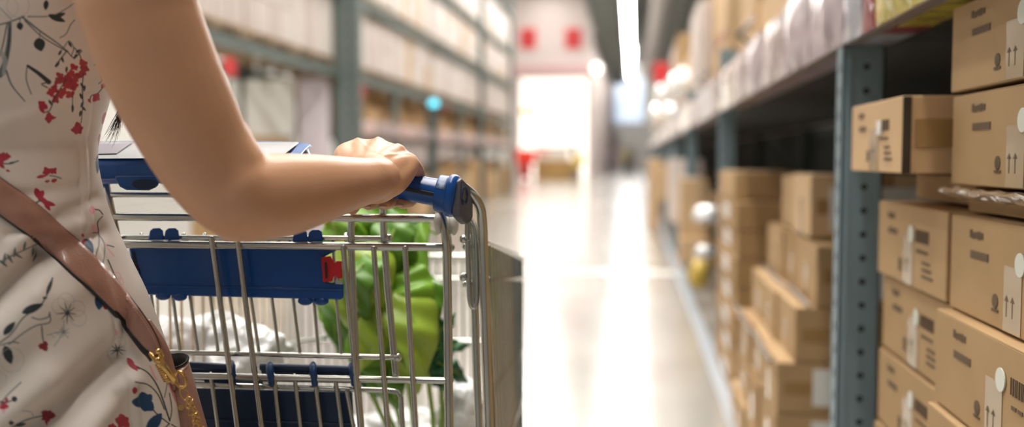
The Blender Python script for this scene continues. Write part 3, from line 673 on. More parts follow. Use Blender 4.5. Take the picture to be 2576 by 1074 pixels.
# --- blue seat flap (upper) ---
def slab(pts, d0, d1):     # polygon in pixels extruded in depth
    mb = MB(); n = len(pts); dd = [(p[2] if len(p) > 2 else 0) for p in pts]
    v = [P(p[0], p[1], d0+e) for p, e in zip(pts, dd)]+[P(p[0], p[1], d1+e) for p, e in zip(pts, dd)]
    mb.add(v, [tuple(range(n)), tuple(range(2*n-1, n-1, -1))]+[(i, i+n, (i+1) % n+n, (i+1) % n) for i in range(n)]); return mb
mb = slab([(325, 622), (342, 728), (352, 741), (858, 754), (865, 748), (865, 714), (846, 706), (836, 712), (820, 708), (814, 700), (812, 648), (850, 628), (850, 620)], 1.266, 1.276)
flap = part(mb, 'seat_flap', BLUE, bevel=.0018)
def sub(mb, name, mats, par, **kw):
    o = mb.obj(name, mats, **kw); o.parent = par; return o
# moulded grooves, slot, ridge
mb = slab([(332, 632), (339, 634), (344, 668), (349, 668), (351, 704), (345, 704), (336, 660)], 1.2645, 1.2665); sub(mb, 'slot', BLK, flap)
mb = slab([(330, 716), (862, 726), (862, 731), (331, 721)], 1.2640, 1.2665); sub(mb, 'rib', BLUE, flap, bevel=.0008)
mb = slab([(544, 626), (553, 626), (566, 716), (558, 716)], 1.2650, 1.2665); mb2 = slab([(612, 626), (622, 626), (634, 716), (626, 716)], 1.2650, 1.2665); mb.add(mb2.v, mb2.f); sub(mb, 'rib', BLUE, flap, bevel=.0005)
for x, y in ((410, 744), (452, 746), (768, 757), (808, 757)):
    mb = MB(); mb.ball(P(x, y, 1.27), .0105, 16, (1, .55, .58)); sub(mb, 'hinge_lug', BLUE, flap, smooth=True)
for cx, cy, w in ((393, 590, 20), (432, 590, 20), (755, 594, 20), (793, 594, 20)):
    mb = slab([(cx-w, cy+14), (cx-w+4, cy-10), (cx-w+12, cy-16), (cx+w-10, cy-17), (cx+w-3, cy-10), (cx+w, cy+14)], 1.252, 1.278); sub(mb, 'clip', BLUE, flap, bevel=.0016)
# red buckle
mb = slab([(808, 647), (832, 643), (838, 656), (843, 660), (848, 656), (860, 656), (862, 700), (850, 702), (845, 692), (840, 692), (836, 708), (812, 710)], 1.258, 1.272)
bk = part(mb, 'seat_buckle', REDP, bevel=.0015)
mb = slab([(816, 660), (822, 659), (824, 700), (818, 701)], 1.2565, 1.2585); sub(mb, 'release_tab', BLK, bk)
mb = slab([(826, 664), (829, 664), (830, 698), (827, 698)], 1.2570, 1.2585); sub(mb, 'rib', REDP, bk, bevel=.0004)
mb = slab([(843, 706), (846, 690), (852, 690), (853, 704), (860, 706), (862, 715), (843, 714)], 1.262, 1.268); part(mb, 'metal_clip', SILV, bevel=.0008)
# --- lower dark blue panel with hooks ---
mb = slab([(486, 976), (508, 1110), (520, 1300), (905, 1300), (893, 1100), (886, 985)], 1.272, 1.282); lo = part(mb, 'child_seat_panel', NAVY, bevel=.002)
mb = slab([(500, 1052), (895, 1066), (895, 1072), (500, 1058)], 1.269, 1.2725); sub(mb, 'rib', NAVY, lo, bevel=.001)
for (x0, x1, y) in ((478, 590, 918), (655, 884, 922)):
    mb = MB(); mb.tube([P(x0, y, 1.268), P(x1, y+7, 1.268)], .0052, 10); mb2 = slab([(x0, y), (x1, y+6), (x1+2, y+42), (x0+6, y+38)], 1.274, 1.282); mb.add(mb2.v, mb2.f); sub(mb, 'hinge_sleeve', NAVY, lo, smooth=True)
    for x in ((x1-22,) if x0 < 500 else (x0+10, (x0+x1)/2+4, x1-12)):
        q = []
        for k in range(9):
            a = math.pi*(-.6+1.5*k/8); q.append(P(x+8-6*math.cos(a)*0+10*k/8, y+22-24*math.cos(a*.9), 1.262-.016*math.sin(a)+.0))
        mb = MB(); mb.tube(q, [(.0045, .0065)]*9, 10); sub(mb, 'hook', mat('deep_blue_hook', (.003, .045, .16), .35), lo, smooth=True)
mb = slab([(512, 950), (660, 956), (664, 972), (515, 966)], 1.276, 1.282); sub(mb, 'hinge_bridge', NAVY, lo, bevel=.001)
# seat shelf inside, linking the panel to the basket
# --- handle ---
AX = cr([(200, 430, 1.235), (420, 428, 1.235), (640, 430, 1.232), (820, 439, 1.225), (900, 449, 1.222), (1000, 466, 1.215), (1060, 477, 1.212), (1128, 490, 1.208)], 6)
AXW = [P(*q) for q in AX]
mb = MB(); mb.tube(AXW, [(.0175, .0175)]*len(AXW), 28); hd = part(mb, 'handle', BLUE, smooth=True)
# black inlay along the near side of the grip
mb = MB(); up = []; dn = []
for i, q in enumerate(AXW):
    t = (AXW[min(i+1, len(AXW)-1)]-AXW[max(i-1, 0)]).normalized(); n = t.cross(Uv).normalized(); n = n if n.dot(Fv) < 0 else -n; u2 = n.cross(t); u2 = u2 if u2.z > 0 else -u2
    up.append([q+(n*math.cos(a)+u2*math.sin(a))*.0179 for a in (-.02, -.07, -.12, -.17, -.22, -.27)])
mb.grid(up); o = sub(mb, 'inlay', BLK, hd, smooth=True); md = o.modifiers.new('s', 'SOLIDIFY'); md.thickness = .0006
# end cap : collar, rounded block, dark end face
ax = (AXW[-1]-AXW[-8]).normalized(); c0 = P(1100, 485, 1.213)
def seg(a, b): return [c0+ax*a, c0+ax*b]
mb = MB(); q = [c0+ax*t for t in (0, .001, .0135, .0145)]; mb.tube(q, [.0225, .0235, .0235, .023], 32); cap = part(mb, 'handle_cap', BLUE, smooth=True)
mb = MB()
nrm = ax.cross(Uv).normalized(); nrm = nrm if nrm.dot(Fv) < 0 else -nrm; u2 = ax.cross(nrm); u2 = u2 if u2.z > 0 else -u2
def prof(sc, t, ex=0):      # block outline around the bar: round on the near side, dropping at the far side
    pts = [(-.030, -.004), (-.030, .012), (-.022, .0235), (-.006, .0275), (.012, .0265), (.022, .017), (.024, .0), (.022, -.017), (.012, -.0255), (-.004, -.0275), (-.018, -.0275), (-.030, -.0265)]
    return [c0+ax*(t+(x < -.02)*0)+nrm*x*sc+u2*(z*sc) for x, z in pts]
rings = [prof(.90, .012), prof(1.0, .0145), prof(1.02, .019), prof(.98, .0232), prof(.90, .0255), prof(.78, .0265)]
n = 12; vs = [p for r in rings for p in r]
mb.add(vs, [(i*n+j, i*n+(j+1) % n, (i+1)*n+(j+1) % n, (i+1)*n+j) for i in range(5) for j in range(n)]+[tuple(range(n)), tuple(5*n+j for j in range(n))])
blk = sub(mb, 'cap_block', BLUE, cap, smooth=True); md = blk.modifiers.new('sub', 'SUBSURF'); md.levels = md.render_levels = 2
for p_ in blk.data.polygons: p_.use_smooth = True
# dark end plate, angled outward
def plate(pts, th=.0025):
    mb = MB(); n = len(pts); v = [P(*p) for p in pts]; nn = (v[1]-v[0]).cross(v[2]-v[0]).normalized(); nn = nn if nn.dot(Rv) < 0 else -nn
    v2 = [q+nn*th for q in v]; mb.add(v+v2, [tuple(range(n)), tuple(range(2*n-1, n-1, -1))]+[(i, i+n, (i+1) % n+n, (i+1) % n) for i in range(n)]); return mb
O_ = P(1159, 490, 1.195); e1 = (P(1190, 490, 1.240)-O_).normalized(); en = e1.cross(Uv).normalized(); en = en if en.dot(Fv) < 0 else -en
def onpl(x, y, off=0):
    r = ray(x, y); t = (O_+en*off-CO).dot(en)/r.dot(en); return CO+r*t
fp = [onpl(x, y) for x, y in ((1157, 455), (1163, 449), (1188, 472), (1190.5, 477), (1190.5, 546), (1186, 558), (1177, 564), (1168, 556), (1158, 545), (1156, 520))]
k_ = len(fp); bk_ = [q-en*.011 for q in fp]; mb = MB(); mb.add(fp+bk_, [tuple(range(k_)), tuple(range(2*k_-1, k_-1, -1))]+[(i, i+k_, (i+1) % k_+k_, (i+1) % k_) for i in range(k_)])
ep = sub(mb, 'end_plate', GREYP, cap, bevel=.0022, seg=3)
ip = [onpl(x, y, .0006) for x, y in ((1164, 462), (1184, 480), (1185, 540), (1180, 550), (1164, 532))]; ib = [q-en*.002 for q in ip]; mb = MB(); mb.add(ip+ib, [tuple(range(5)), tuple(range(9, 4, -1))]+[(i, i+5, (i+1) % 5+5, (i+1) % 5) for i in range(5)]); sub(mb, 'inset_panel', mat('slate_plastic', (.12, .12, .15), .5), ep, bevel=.0005)
c1 = onpl(1169, 492, .0012)
mb = MB(); ringp = [c1+(e1*math.cos(t)*.0115+Uv*math.sin(t)*.0115) for t in [2*math.pi*i/24 for i in range(24)]]; mb.tube(ringp, .0008, 6, closed=True)
for k in range(5):
    t0 = 2*math.pi*k/5; mb.tube([c1+(e1*math.cos(t)*.0085+Uv*math.sin(t)*.0085) for t in (t0, t0+.4, t0+.8)], .0008, 5)
sub(mb, 'embossed_emblem', mat('navy_emblem', (.02, .05, .14), .4), ep, smooth=True)
# smudged worn patch on the collar
mb = MB(); rows = []
for i in range(8):
    a = .25+.95*i/7; rows.append([c0+ax*(.0015+.0115*j/5)+(nrm*math.cos(a)+u2*math.sin(a))*.0237 for j in range(6)])
mb.grid(rows); o = sub(mb, 'worn_patch', mat('scuffed_blue_grey', (.22, .30, .50), .35, noise_s=160, noise_a=.9), cap, smooth=True); md = o.modifiers.new('s', 'SOLIDIFY'); md.thickness = .0004; md.offset = 1
# --- clip tray on the handle ---
TR = 1.20
# outline of the tray in its own plane: near edge lower, tilted toward the user
near = [(205, 404, 1.178), (400, 402, 1.178), (600, 401, 1.178), (760, 402, 1.178), (788, 398, 1.184)]
far_ = [(205, 358, 1.300), (260, 354, 1.300), (500, 350, 1.302), (735, 354, 1.300), (778, 364, 1.290)]
mb = MB(); nb = [P(x, y+(52 if x < 700 else 30), d+.004) for x, y, d in near]; fb = [P(x, y+30, d-.01) for x, y, d in far_]
na = [P(*q) for q in near]; fa = [P(*q) for q in far_]
k = len(na)
mb.add(na+fa+nb+fb, [(i, i+1, k+i+1, k+i) for i in range(k-1)]+[(2*k+i, 3*k+i, 3*k+i+1, 2*k+i+1) for i in range(k-1)]+[(i, 2*k+i, 2*k+i+1, i+1) for i in range(k-1)]+[(k+i, k+i+1, 3*k+i+1, 3*k+i) for i in range(k-1)]+[(0, k, 3*k, 2*k), (k-1, 3*k-1, 4*k-1, 2*k-1)])
tray = part(mb, 'clip_tray', BLUE, bevel=.006, seg=4)
def onplane(px, py, off=.0015):
    n = (na[1]-na[0]).cross(fa[1]-na[0]).normalized(); n = n if n.z > 0 else -n
    r = ray(px, py); t = (na[1]+n*off-CO).dot(n)/r.dot(n); return CO+r*t
def flat(poly, off, th):
    mb = MB(); v = [onplane(x, y, off) for x, y in poly]; w = [onplane(x, y, off-th) for x, y in poly]; n = len(v)
    mb.add(v+w, [tuple(range(n)), tuple(range(2*n-1, n-1, -1))]+[(i, i+n, (i+1) % n+n, (i+1) % n) for i in range(n)]); return mb
o = sub(flat([(210, 399), (706, 396), (752, 358), (744, 357), (262, 357), (215, 361)], .0022, .002), 'cover_sheet', mat('pale_grey_cover', (.66, .68, .72), .25, coat=.3), tray, bevel=.0006)
o = sub(flat([(215, 388), (292, 386), (330, 360), (215, 362)], .0034, .001), 'card_pocket', mat('pale_mauve_pocket', (.52, .46, .55), .2, coat=.5), tray)
mb = MB(); mb.tube([onplane(x, y, .003) for x, y in ((215, 389), (292, 387), (331, 360))], .0007, 6); sub(mb, 'pocket_seam', BLK, tray)
o = sub(flat([(722, 396), (754, 359), (778, 361), (786, 368), (766, 378), (752, 396)], .0022, .002), 'corner_grip', mat('bright_blue_grip', (.03, .16, .50), .3, coat=.3), tray, bevel=.0008)
mb = MB(); mb.tube([Vector(v) for v in cr([onplane(752, 396, .003), onplane(766, 378, .003), onplane(780, 366, .0026)], 5)], .0009, 6); sub(mb, 'edge_trim', mat('pale_trim', (.6, .65, .75), .3), tray)
mb = MB(); rows = []
lg = slab([(288, 448), (302, 470), (318, 478), (375, 479), (390, 472), (408, 450), (408, 440), (288, 440)], 1.180, 1.235); lug = sub(lg, 'mounting_lug', BLUE, tray, bevel=.003)
mb = MB(); n = 20; ring = [P(364+32*math.cos(t), 462+(-12 if math.sin(t) > 0 else -15)*math.sin(t), 1.1785) for t in [2*math.pi*i/n for i in range(n)]]; ring2 = [v+Fv*.004 for v in ring]
mb.add(ring+ring2, [tuple(range(n)), tuple(range(2*n-1, n-1, -1))]+[(i, i+n, (i+1) % n+n, (i+1) % n) for i in range(n)]); sub(mb, 'lug_recess', NAVY, lug)
mb = MB(); v = [P(384, 431, 1.1795), P(389, 431, 1.1795), P(387, 440, 1.1795)]; mb.add(v+[q+Fv*.002 for q in v], [(0, 1, 2), (5, 4, 3), (0, 3, 4, 1), (1, 4, 5, 2), (2, 5, 3, 0)]); sub(mb, 'small_notch', BLK, tray)
# --- basket sides: near side, far side and front grille ---
DF = 2.10
def grille(name, topA, topB, botA, botB, n, rails, r=.0026, rr=.0045):
    mb = MB(); A0, A1, B0, B1 = [P(*q) for q in (topA, topB, botA, botB)]
    for i in range(n+1):
        t = i/n; mb.tube([A0.lerp(A1, t), B0.lerp(B1, t)], r, 6)
    for s_, e_, w in rails: mb.tube([P(*s_), P(*e_)], w, 10)
    return part(mb, name, SILV, smooth=True)
def br(x, y, z): return (x, y, z)
# corner points (pixels, distance): near side x 1215 -> 1315
grille('side_grille', (1222, 612, 1.28), (1314, 648, DF), (1262, 1420, 1.28), (1316, 1110, DF), 17,
       [((1215, 610, 1.28), (1314, 648, DF), .0058), ((1216, 704, 1.28), (1314, 701, DF), .0045), ((1224, 1000, 1.28), (1314, 878, DF), .0045), ((1240, 1190, 1.28), (1316, 1000, DF), .0045), ((1262, 1420, 1.28), (1316, 1110, DF), .0045)], r=.0023)
grille('side_grille', (290, 612, 1.28), (756, 650, DF), (300, 1420, 1.28), (762, 1110, DF), 20,
       [((290, 610, 1.28), (756, 648, DF), .0058), ((291, 704, 1.28), (756, 701, DF), .0045), ((296, 1190, 1.28), (760, 1000, DF), .0045), ((300, 1420, 1.28), (762, 1110, DF), .0045)], r=.0023)
grille('front_grille', (756, 648, DF), (1314, 648, DF), (762, 1110, DF), (1316, 1110, DF), 26,
       [((756, 645, DF), (1316, 645, DF), .0065), ((756, 702, DF), (1316, 702, DF), .0055), ((758, 858, DF), (1316, 858, DF), .0045), ((762, 1110, DF), (1316, 1110, DF), .0055)], r=.0024)
mb = MB(); A, B, C_, D_ = P(300, 1420, 1.28), P(1262, 1420, 1.28), P(762, 1110, DF), P(1316, 1110, DF)
for i in range(20): t = i/19; mb.tube([A.lerp(B, t), C_.lerp(D_, t)], .0025, 6)
for i in range(5): t = i/4; mb.tube([A.lerp(C_, t), B.lerp(D_, t)], .003, 6)
part(mb, 'basket_floor', SILV, smooth=True)
# chassis and castors (below the photograph)
mb = MB(); corners = [A, B, D_, C_]
zc = .16
pl = [Vector((q.x, q.y, zc)) for q in corners]
mb.tube(pl+[pl[0]], .011, 10)
for q, g in zip(corners, pl): mb.tube([q, Vector((g.x, g.y, zc))], .010, 10)
part(mb, 'chassis', SILV, smooth=True)
for g in pl:
    mb = MB(); mb.tube([(g.x-.014, g.y, .062), (g.x+.014, g.y, .062)], .062, 24); cw = part(mb, 'castor', mat('grey_rubber', (.10, .10, .11), .6), bevel=.005)
    mb = MB(); mb.box((g.x-.022, g.y-.02, .06), (g.x-.018, g.y+.02, zc)); mb.box((g.x+.018, g.y-.02, .06), (g.x+.022, g.y+.02, zc)); mb.box((g.x-.022, g.y-.02, zc-.012), (g.x+.022, g.y+.02, zc-.006)); sub(mb, 'fork', SILV, cw)

# ================================================================== THINGS IN THE TROLLEY
LEAF = mat('bright_green_leaf', (.19, .40, .025), .42, noise_s=14, noise_a=.25, coat=.1)
LEAF3 = mat('olive_green_leaf', (.09, .24, .012), .4, noise_s=12, noise_a=.2)
LEAF2 = mat('yellow_green_leaf', (.34, .50, .045), .42, noise_s=12, noise_a=.2, coat=.1)
LEAFD = mat('deep_green_leaf', (.015, .13, .045), .4, noise_s=14, noise_a=.25)
STEM = mat('leaf_stem', (.30, .46, .08), .45)
pl0 = P(1020, 1180, 1.72)
plant = thing('potted_plant', 'leafy bright green potted plant with broad leaves standing in the trolley', 'plant', (pl0.x, pl0.y, pl0.z-.22))
def leaf(base, tip, width, m_, bow=.03, fold=.25, notch=0, roll=0, parent=plant, name='leaf'):
    B, T = P(*base), P(*tip); ax_ = T-B; L = ax_.length; ax_.normalize()
    n = (-Fv+Vector((math.sin(roll), 0, 0))*.8+Vector((0, 0, .35))).normalized(); n = (n-ax_*n.dot(ax_)).normalized(); s_ = ax_.cross(n)
    nu, nv = 22, 5; rows = []
    for i in range(nu+1):
        u = i/nu; w = width*(math.sin(math.pi*min(1, u*.97+.03)**.62))**.8*(1-.15*u)
        c = B+ax_*(L*u)+n*(bow*math.sin(math.pi*u)-bow*1.2*u*u); r = []
        for j in range(-nv, nv+1):
            v = j/nv; ww = w*(1-(notch*(.5+.5*math.cos(u*math.pi*9)) if abs(v) > .45 else 0))
            lift = -fold*abs(v)**1.5*w+.006*math.sin(u*17+v*3)
            back = -.10*L*abs(v)*(1-u)**2
            r.append(c+s_*(ww*v)+n*lift+ax_*back)
        rows.append(r)
    mb = MB(); mb.grid(rows); o = mb.obj(name, m_, smooth=True); keep(o, parent) if parent else None
    md = o.modifiers.new('s', 'SOLIDIFY'); md.thickness = .0008
    mb = MB(); mb.tube([B+ax_*(L*u)+n*(bow*math.sin(math.pi*u)-bow*1.2*u*u+.0012) for u in [k/10 for k in range(11)]], [.0022-.0018*k/10 for k in range(11)], 6)
    v_ = mb.obj('midrib', STEM, smooth=True); v_.parent = o; return o
root = (1040, 1120, 1.72)
def stemto(a, b, bend=0, r=.0045):
    A_, B_ = P(*a), P(*b); M_ = (A_+B_)/2+Rv*bend; mb = MB(); mb.tube([Vector(v) for v in cr([A_, M_, B_], 6)], r, 8); keep(mb.obj('stem', STEM, smooth=True), plant)
LV = [((880, 700, 1.62), (830, 520, 1.60), .075, LEAF), ((960, 640, 1.66), (905, 470, 1.66), .07, LEAF), ((985, 700, 1.62), (990, 490, 1.66), .06, LEAF),
      ((1010, 760, 1.64), (1068, 530, 1.68), .055, LEAF), ((900, 620, 1.58), (905, 860, 1.55), .095, LEAF2), ((935, 650, 1.56), (890, 800, 1.52), .06, LEAF2),
      ((1000, 690, 1.60), (1090, 800, 1.58), .07, LEAF), ((1010, 740, 1.58), (1075, 960, 1.55), .075, LEAF2), ((880, 720, 1.64), (835, 900, 1.62), .05, LEAF),
      ((930, 830, 1.60), (935, 990, 1.62), .065, LEAF), ((1030, 640, 1.70), (1088, 560, 1.74), .022, LEAF), ((1040, 620, 1.7), (1010, 560, 1.72), .04, LEAF),
      ((960, 780, 1.56), (905, 940, 1.55), .05, LEAF2), ((1035, 850, 1.6), (1040, 1000, 1.6), .045, LEAF2), ((975, 900, 1.63), (1000, 1040, 1.62), .04, LEAF),
      ((1010, 600, 1.72), (1035, 800, 1.70), .07, LEAF), ((870, 560, 1.70), (960, 560, 1.74), .05, LEAF), ((940, 740, 1.68), (1060, 700, 1.70), .06, LEAF)]
for k, (b_, t_, w_, m_) in enumerate(LV): leaf(b_, t_, w_*.68, LEAF3 if k % 3 == 2 else m_, roll=[-.5, .3, .6, -.2, .1][k % 5], bow=.02+.01*(k % 3))
LV2 = [((905, 560, 1.64), (850, 610, 1.62), .03, LEAF), ((840, 700, 1.66), (845, 860, 1.64), .04, LEAF), ((1000, 560, 1.62), (955, 700, 1.58), .04, LEAF3), ((1060, 700, 1.66), (1075, 850, 1.6), .04, LEAF3), ((915, 860, 1.6), (960, 1000, 1.62), .03, LEAF3), ((960, 500, 1.7), (1020, 620, 1.68), .035, LEAF), ((870, 540, 1.62), (820, 600, 1.62), .03, LEAF2)]
for k, (b_, t_, w_, m_) in enumerate(LV2): leaf(b_, t_, w_, m_, roll=[.4, -.4, .1][k % 3], bow=.02)
for (b_, t_, w_) in (((1078, 870, 1.68), (1098, 752, 1.68), .030), ((1080, 880, 1.68), (1140, 790, 1.68), .026), ((1080, 890, 1.68), (1176, 862, 1.68), .024), ((1080, 905, 1.68), (1182, 958, 1.68), .028), ((1078, 920, 1.68), (1130, 985, 1.68), .024), ((960, 930, 1.72), (925, 1010, 1.72), .040), ((1050, 790, 1.70), (1060, 900, 1.70), .05), ((980, 760, 1.72), (1000, 900, 1.72), .06), ((985, 560, 1.74), (1040, 700, 1.74), .06)):
    leaf(b_, t_, w_, LEAFD, notch=.25, roll=.1, name='dark_leaf')
for (a_, b_, bend) in (((1060, 1200, 1.7), (1040, 850, 1.62), -.01), ((1075, 1200, 1.7), (1075, 940, 1.62), .01), ((1090, 1200, 1.7), (1105, 900, 1.7), .01), ((1050, 1200, 1.7), (960, 780, 1.62), -.03), ((1040, 1200, 1.7), (900, 720, 1.62), -.03), ((1060, 1200, 1.72), (1010, 620, 1.68), -.01), ((1045, 1200, 1.72), (960, 640, 1.7), -.02), ((1050, 1200, 1.75), (1040, 900, 1.8), 0)):
    stemto(a_, b_, bend)
mb = MB(); zz = .0; pp = [(.055, 0), (.075, .14), (.08, .15), (.078, .15)]
mb.tube([(pl0.x, pl0.y, pl0.z-.22+z) for r_, z in pp], [r_ for r_, z in pp], 24); keep(mb.obj('pot', mat('grey_pot', (.30, .30, .29), .6), smooth=True), plant)
WP = mat('milky_plastic', (.84, .85, .86), .22, coat=.5, bump=(22, .9, .03))
o = blob('plastic_bag', P(520, 905, 1.66), .112, (1.15, .8, .72), WP, 'crumpled milky white plastic bag in the trolley behind the blue seat panel', 'bag', 9, amp=.3, sub=5)
o = blob('plastic_bag', P(1165, 1040, 1.75), .07, (.7, .8, .9), WP, 'white plastic bundle in the trolley past the plant stems', 'bag', 12, amp=.2, sub=4)
o = blob('plastic_bag', P(1000, 1085, 1.95), .09, (1.2, .8, .5), WP, 'flat white plastic bag low in the trolley under the leaves', 'bag', 15, amp=.3, sub=4)
# long stick-like clear tube lying across behind the seat
mb = MB(); mb.tube([P(640, 880, 1.7), P(815, 848, 1.72)], .003, 10); mb.ball(P(818, 848, 1.72), .006, 12); tag(mb.obj('curtain_rod', mat('pale_translucent_rod', (.40, .42, .38), .2, coat=.6), smooth=True), 'thin pale rod lying across the trolley beside the white bag', 'rod')
# ================================================================== THE WOMAN
SKIN = mat('skin', (.66, .355, .205), .40, sss=.12, noise_s=20, noise_a=.05, bump=(260, .12, .002))
Fh = Vector((-math.sin(YAW), math.cos(YAW), 0))
BC = P(-30, 400, 1.08); cl, cd = (BC-CO).dot(Rv), (BC-CO).dot(Fh)
def zat(py, dep=1.0): # height of a picture row at a horizontal distance
    r = ray(100, py); return HC + r.z*dep/(r.dot(Fh))
CONT = [(-260, 330), (-150, 326), (0, 306), (120, 294), (230, 277), (300, 257), (350, 247), (400, 243), (450, 250), (500, 262), (560, 278), (620, 302), (700, 336), (770, 368), (830, 388), (900, 412), (960, 430), (1010, 447), (1074, 467), (1150, 480)]
cz = np.array([zat(y) for y, x in CONT])[::-1]; cx_ = np.array([x for y, x in CONT], float)[::-1]
def smooth_interp(x, xp, fp):
    h = .012; return (np.interp(x-h, xp, fp)+2*np.interp(x, xp, fp)+np.interp(x+h, xp, fp))/4
def section(z):      # half width and half depth of the dress at height z
    b = float(smooth_interp(z, [0, .5, .80, .92, 1.05, 1.2, 1.30, 1.36, 1.40], [.22, .20, .135, .12, .098, .112, .10, .07, .045]))
    lo, hi = cz[0], cz[-1]
    zz = min(max(z, lo), hi); px = float(smooth_interp(zz, cz, cx_))
    t = (px-1288)/FPX; k = math.cos(PIT); t2 = t*k; off = -t*math.sin(PIT)*(zz-HC)
    a = math.sqrt(max((cl-off-t2*cd)**2-(t2*b)**2, 1e-4))
    if z < lo: a += (lo-z)*.16
    if z > hi: a *= float(np.interp(z, [hi, hi+.02, hi+.06, hi+.09], [1, .97, .72, .42]))
    return a, b
zt_ = zat(-260); zl = zat(1110, 1.0)
zs = np.concatenate([np.linspace(.50, zl, 40, endpoint=False), np.linspace(zl, zat(-40), 560, endpoint=False), np.linspace(zat(-40), zt_+.075, 40)])
vis = np.linspace(-.55, 1.75, 430); hid = np.linspace(1.75, 2*math.pi-.55, 90)[1:-1]
th = np.concatenate([vis, hid]); nz, nt = len(zs), len(th)
AB = np.array([section(z) for z in zs])
rv = np.array(Rv); fh = np.array(Fh); uz = np.array([0, 0, 1.])
ct, st = np.cos(th), np.sin(th)     # theta 0 = to the side, pi/2 = toward the camera
V = (np.array([BC.x, BC.y, 0])[None, None] + (AB[:, 0][:, None]*ct[None])[..., None]*rv - (AB[:, 1][:, None]*st[None])[..., None]*fh + zs[:, None, None]*uz).reshape(-1, 3)
def project(V):
    D = V-np.array(CO); d = D@np.array(Fv); return 1288+D@rv/d*FPX, 537-D@np.array(Uv)/d*FPX, d
PX, PY_, DD = project(V)
TH = np.tile(th, nz); ZZ = np.repeat(zs, nt)
# cloth folds, princess seam
def segdist(px, py, a, b):
    a = np.array(a, float); b = np.array(b, float); ab = b-a; t = np.clip(((px-a[0])*ab[0]+(py-a[1])*ab[1])/(ab@ab), 0, 1)
    return np.hypot(px-a[0]-t*ab[0], py-a[1]-t*ab[1]), t
disp = np.zeros(len(V))
front = (TH > -.6) & (TH < 2.2)
for a, b, w, h in (((-80, 800), (110, 640), 34, -.020), ((110, 640), (250, 590), 24, -.010), ((60, 1110), (300, 900), 40, -.026), ((-20, 860), (90, 740), 40, .010), ((-60, 1120), (120, 960), 50, .010), ((-40, 720), (60, 600), 22, .004), ((-60, 960), (190, 720), 40, .007),
                   ((180, 1140), (330, 960), 26, .006), ((-60, 380), (200, 350), 26, -.004), ((-40, 330), (190, 250), 22, .002), ((20, 500), (200, 470), 20, -.003), ((150, 540), (240, 500), 18, -.004),
                   ((20, 590), (190, 545), 14, -.003), ((300, 1000), (390, 1130), 22, -.005), ((250, 700), (300, 900), 20, .003), ((200, 560), (290, 800), 14, .003)):
    d, t = segdist(PX, PY_, a, b); disp += np.where(front, h*np.exp(-(d/w)**2), 0)
seam = [(222, 240), (213, 350), (212, 420), (218, 500), (232, 580), (262, 690), (290, 800), (325, 930), (362, 1090)]
seam = [q[:2] for q in cr(seam, 4)]; dmin = np.full(len(V), 1e9)
for i in range(len(seam)-1): dmin = np.minimum(dmin, segdist(PX, PY_, seam[i], seam[i+1])[0])
disp += np.where(front, .0014*np.exp(-(dmin/8)**2)-.0010*np.exp(-((dmin-11)/5)**2), 0)
disp += np.where(ZZ < .85, .018*np.sin(TH*9)*np.clip((.85-ZZ)/.35, 0, 1), 0)
Nn = (ct[None, :, None]*rv/AB[:, 0][:, None, None] - st[None, :, None]*fh/AB[:, 1][:, None, None]).reshape(-1, 3); Nn /= np.linalg.norm(Nn, axis=1)[:, None]
V = V+Nn*disp[:, None]
# ---- printed flowers, as colours of the cloth
PXc, PYc, _ = project(V)
hidm = ~((TH > -.56) & (TH < 1.76))
# the print repeats round the body
PXp = np.where(hidm, (TH*230) % 430, PXc); PYp = np.where(hidm | (PYc > 1110) | (PYc < -60), PYc % 1070, PYc)
base_c = np.array([.73, .66, .60]); Cc = np.tile(base_c, (len(V), 1))
K = (.018, .032, .034); RD = (.40, .022, .05); NV = (.008, .05, .13); PK = (.80, .36, .42); GR = (.38, .40, .40); MG = (.12, .15, .15)
def put(mask_idx, al, c): Cc[mask_idx] = Cc[mask_idx]*(1-al[:, None])+np.array(c)*al[:, None]
order = np.argsort(PYp); PYs = PYp[order]
def near(y0, y1, x0, x1):
    i0, i1 = np.searchsorted(PYs, [y0, y1]); idx = order[i0:i1]; return idx[(PXp[idx] > x0) & (PXp[idx] < x1)]
def stroke(pts, w, c, w2=None, op=1):
    pts = [p[:2] for p in cr(pts, 5)] if len(pts) > 2 else pts; n = len(pts)-1
    w2 = w if w2 is None else w2
    xs = [p[0] for p in pts]; ys = [p[1] for p in pts]; idx = near(min(ys)-w-3, max(ys)+w+3, min(xs)-w-3, max(xs)+w+3)
    if not len(idx): return
    al = np.zeros(len(idx))
    for i in range(n):
        d, t = segdist(PXp[idx], PYp[idx], pts[i], pts[i+1]); ww = w+(w2-w)*(i+t)/n; al = np.maximum(al, np.clip((ww/2+1.1-d)/2.0, 0, 1))
    put(idx, al*op, c)
def drop(x, y, ln, wd, ang, c, op=1):    # pointed leaf/petal, angle in degrees, picture axes
    idx = near(y-ln, y+ln, x-ln, x+ln)
    if not len(idx): return
    a = math.radians(ang); u = (PXp[idx]-x)*math.cos(a)+(PYp[idx]-y)*math.sin(a); v = -(PXp[idx]-x)*math.sin(a)+(PYp[idx]-y)*math.cos(a)
    q = np.clip(1-(2*u/ln)**2, 0, 1); w = wd/2*q**.75*(1.1-.4*u/ln); al = np.clip((w-np.abs(v)+.8)/1.8, 0, 1)*(q > 0); put(idx, al*op, c)
def ring(x, y, r, w, c, op=.6, sx=1):
    idx = near(y-r-4, y+r+4, x-r-4, x+r+4)
    if not len(idx): return
    d = np.abs(np.hypot((PXp[idx]-x)/sx, PYp[idx]-y)-r); put(idx, np.clip((w/2+1-d)/1.6, 0, 1)*op, c)
pr = random.Random(5)
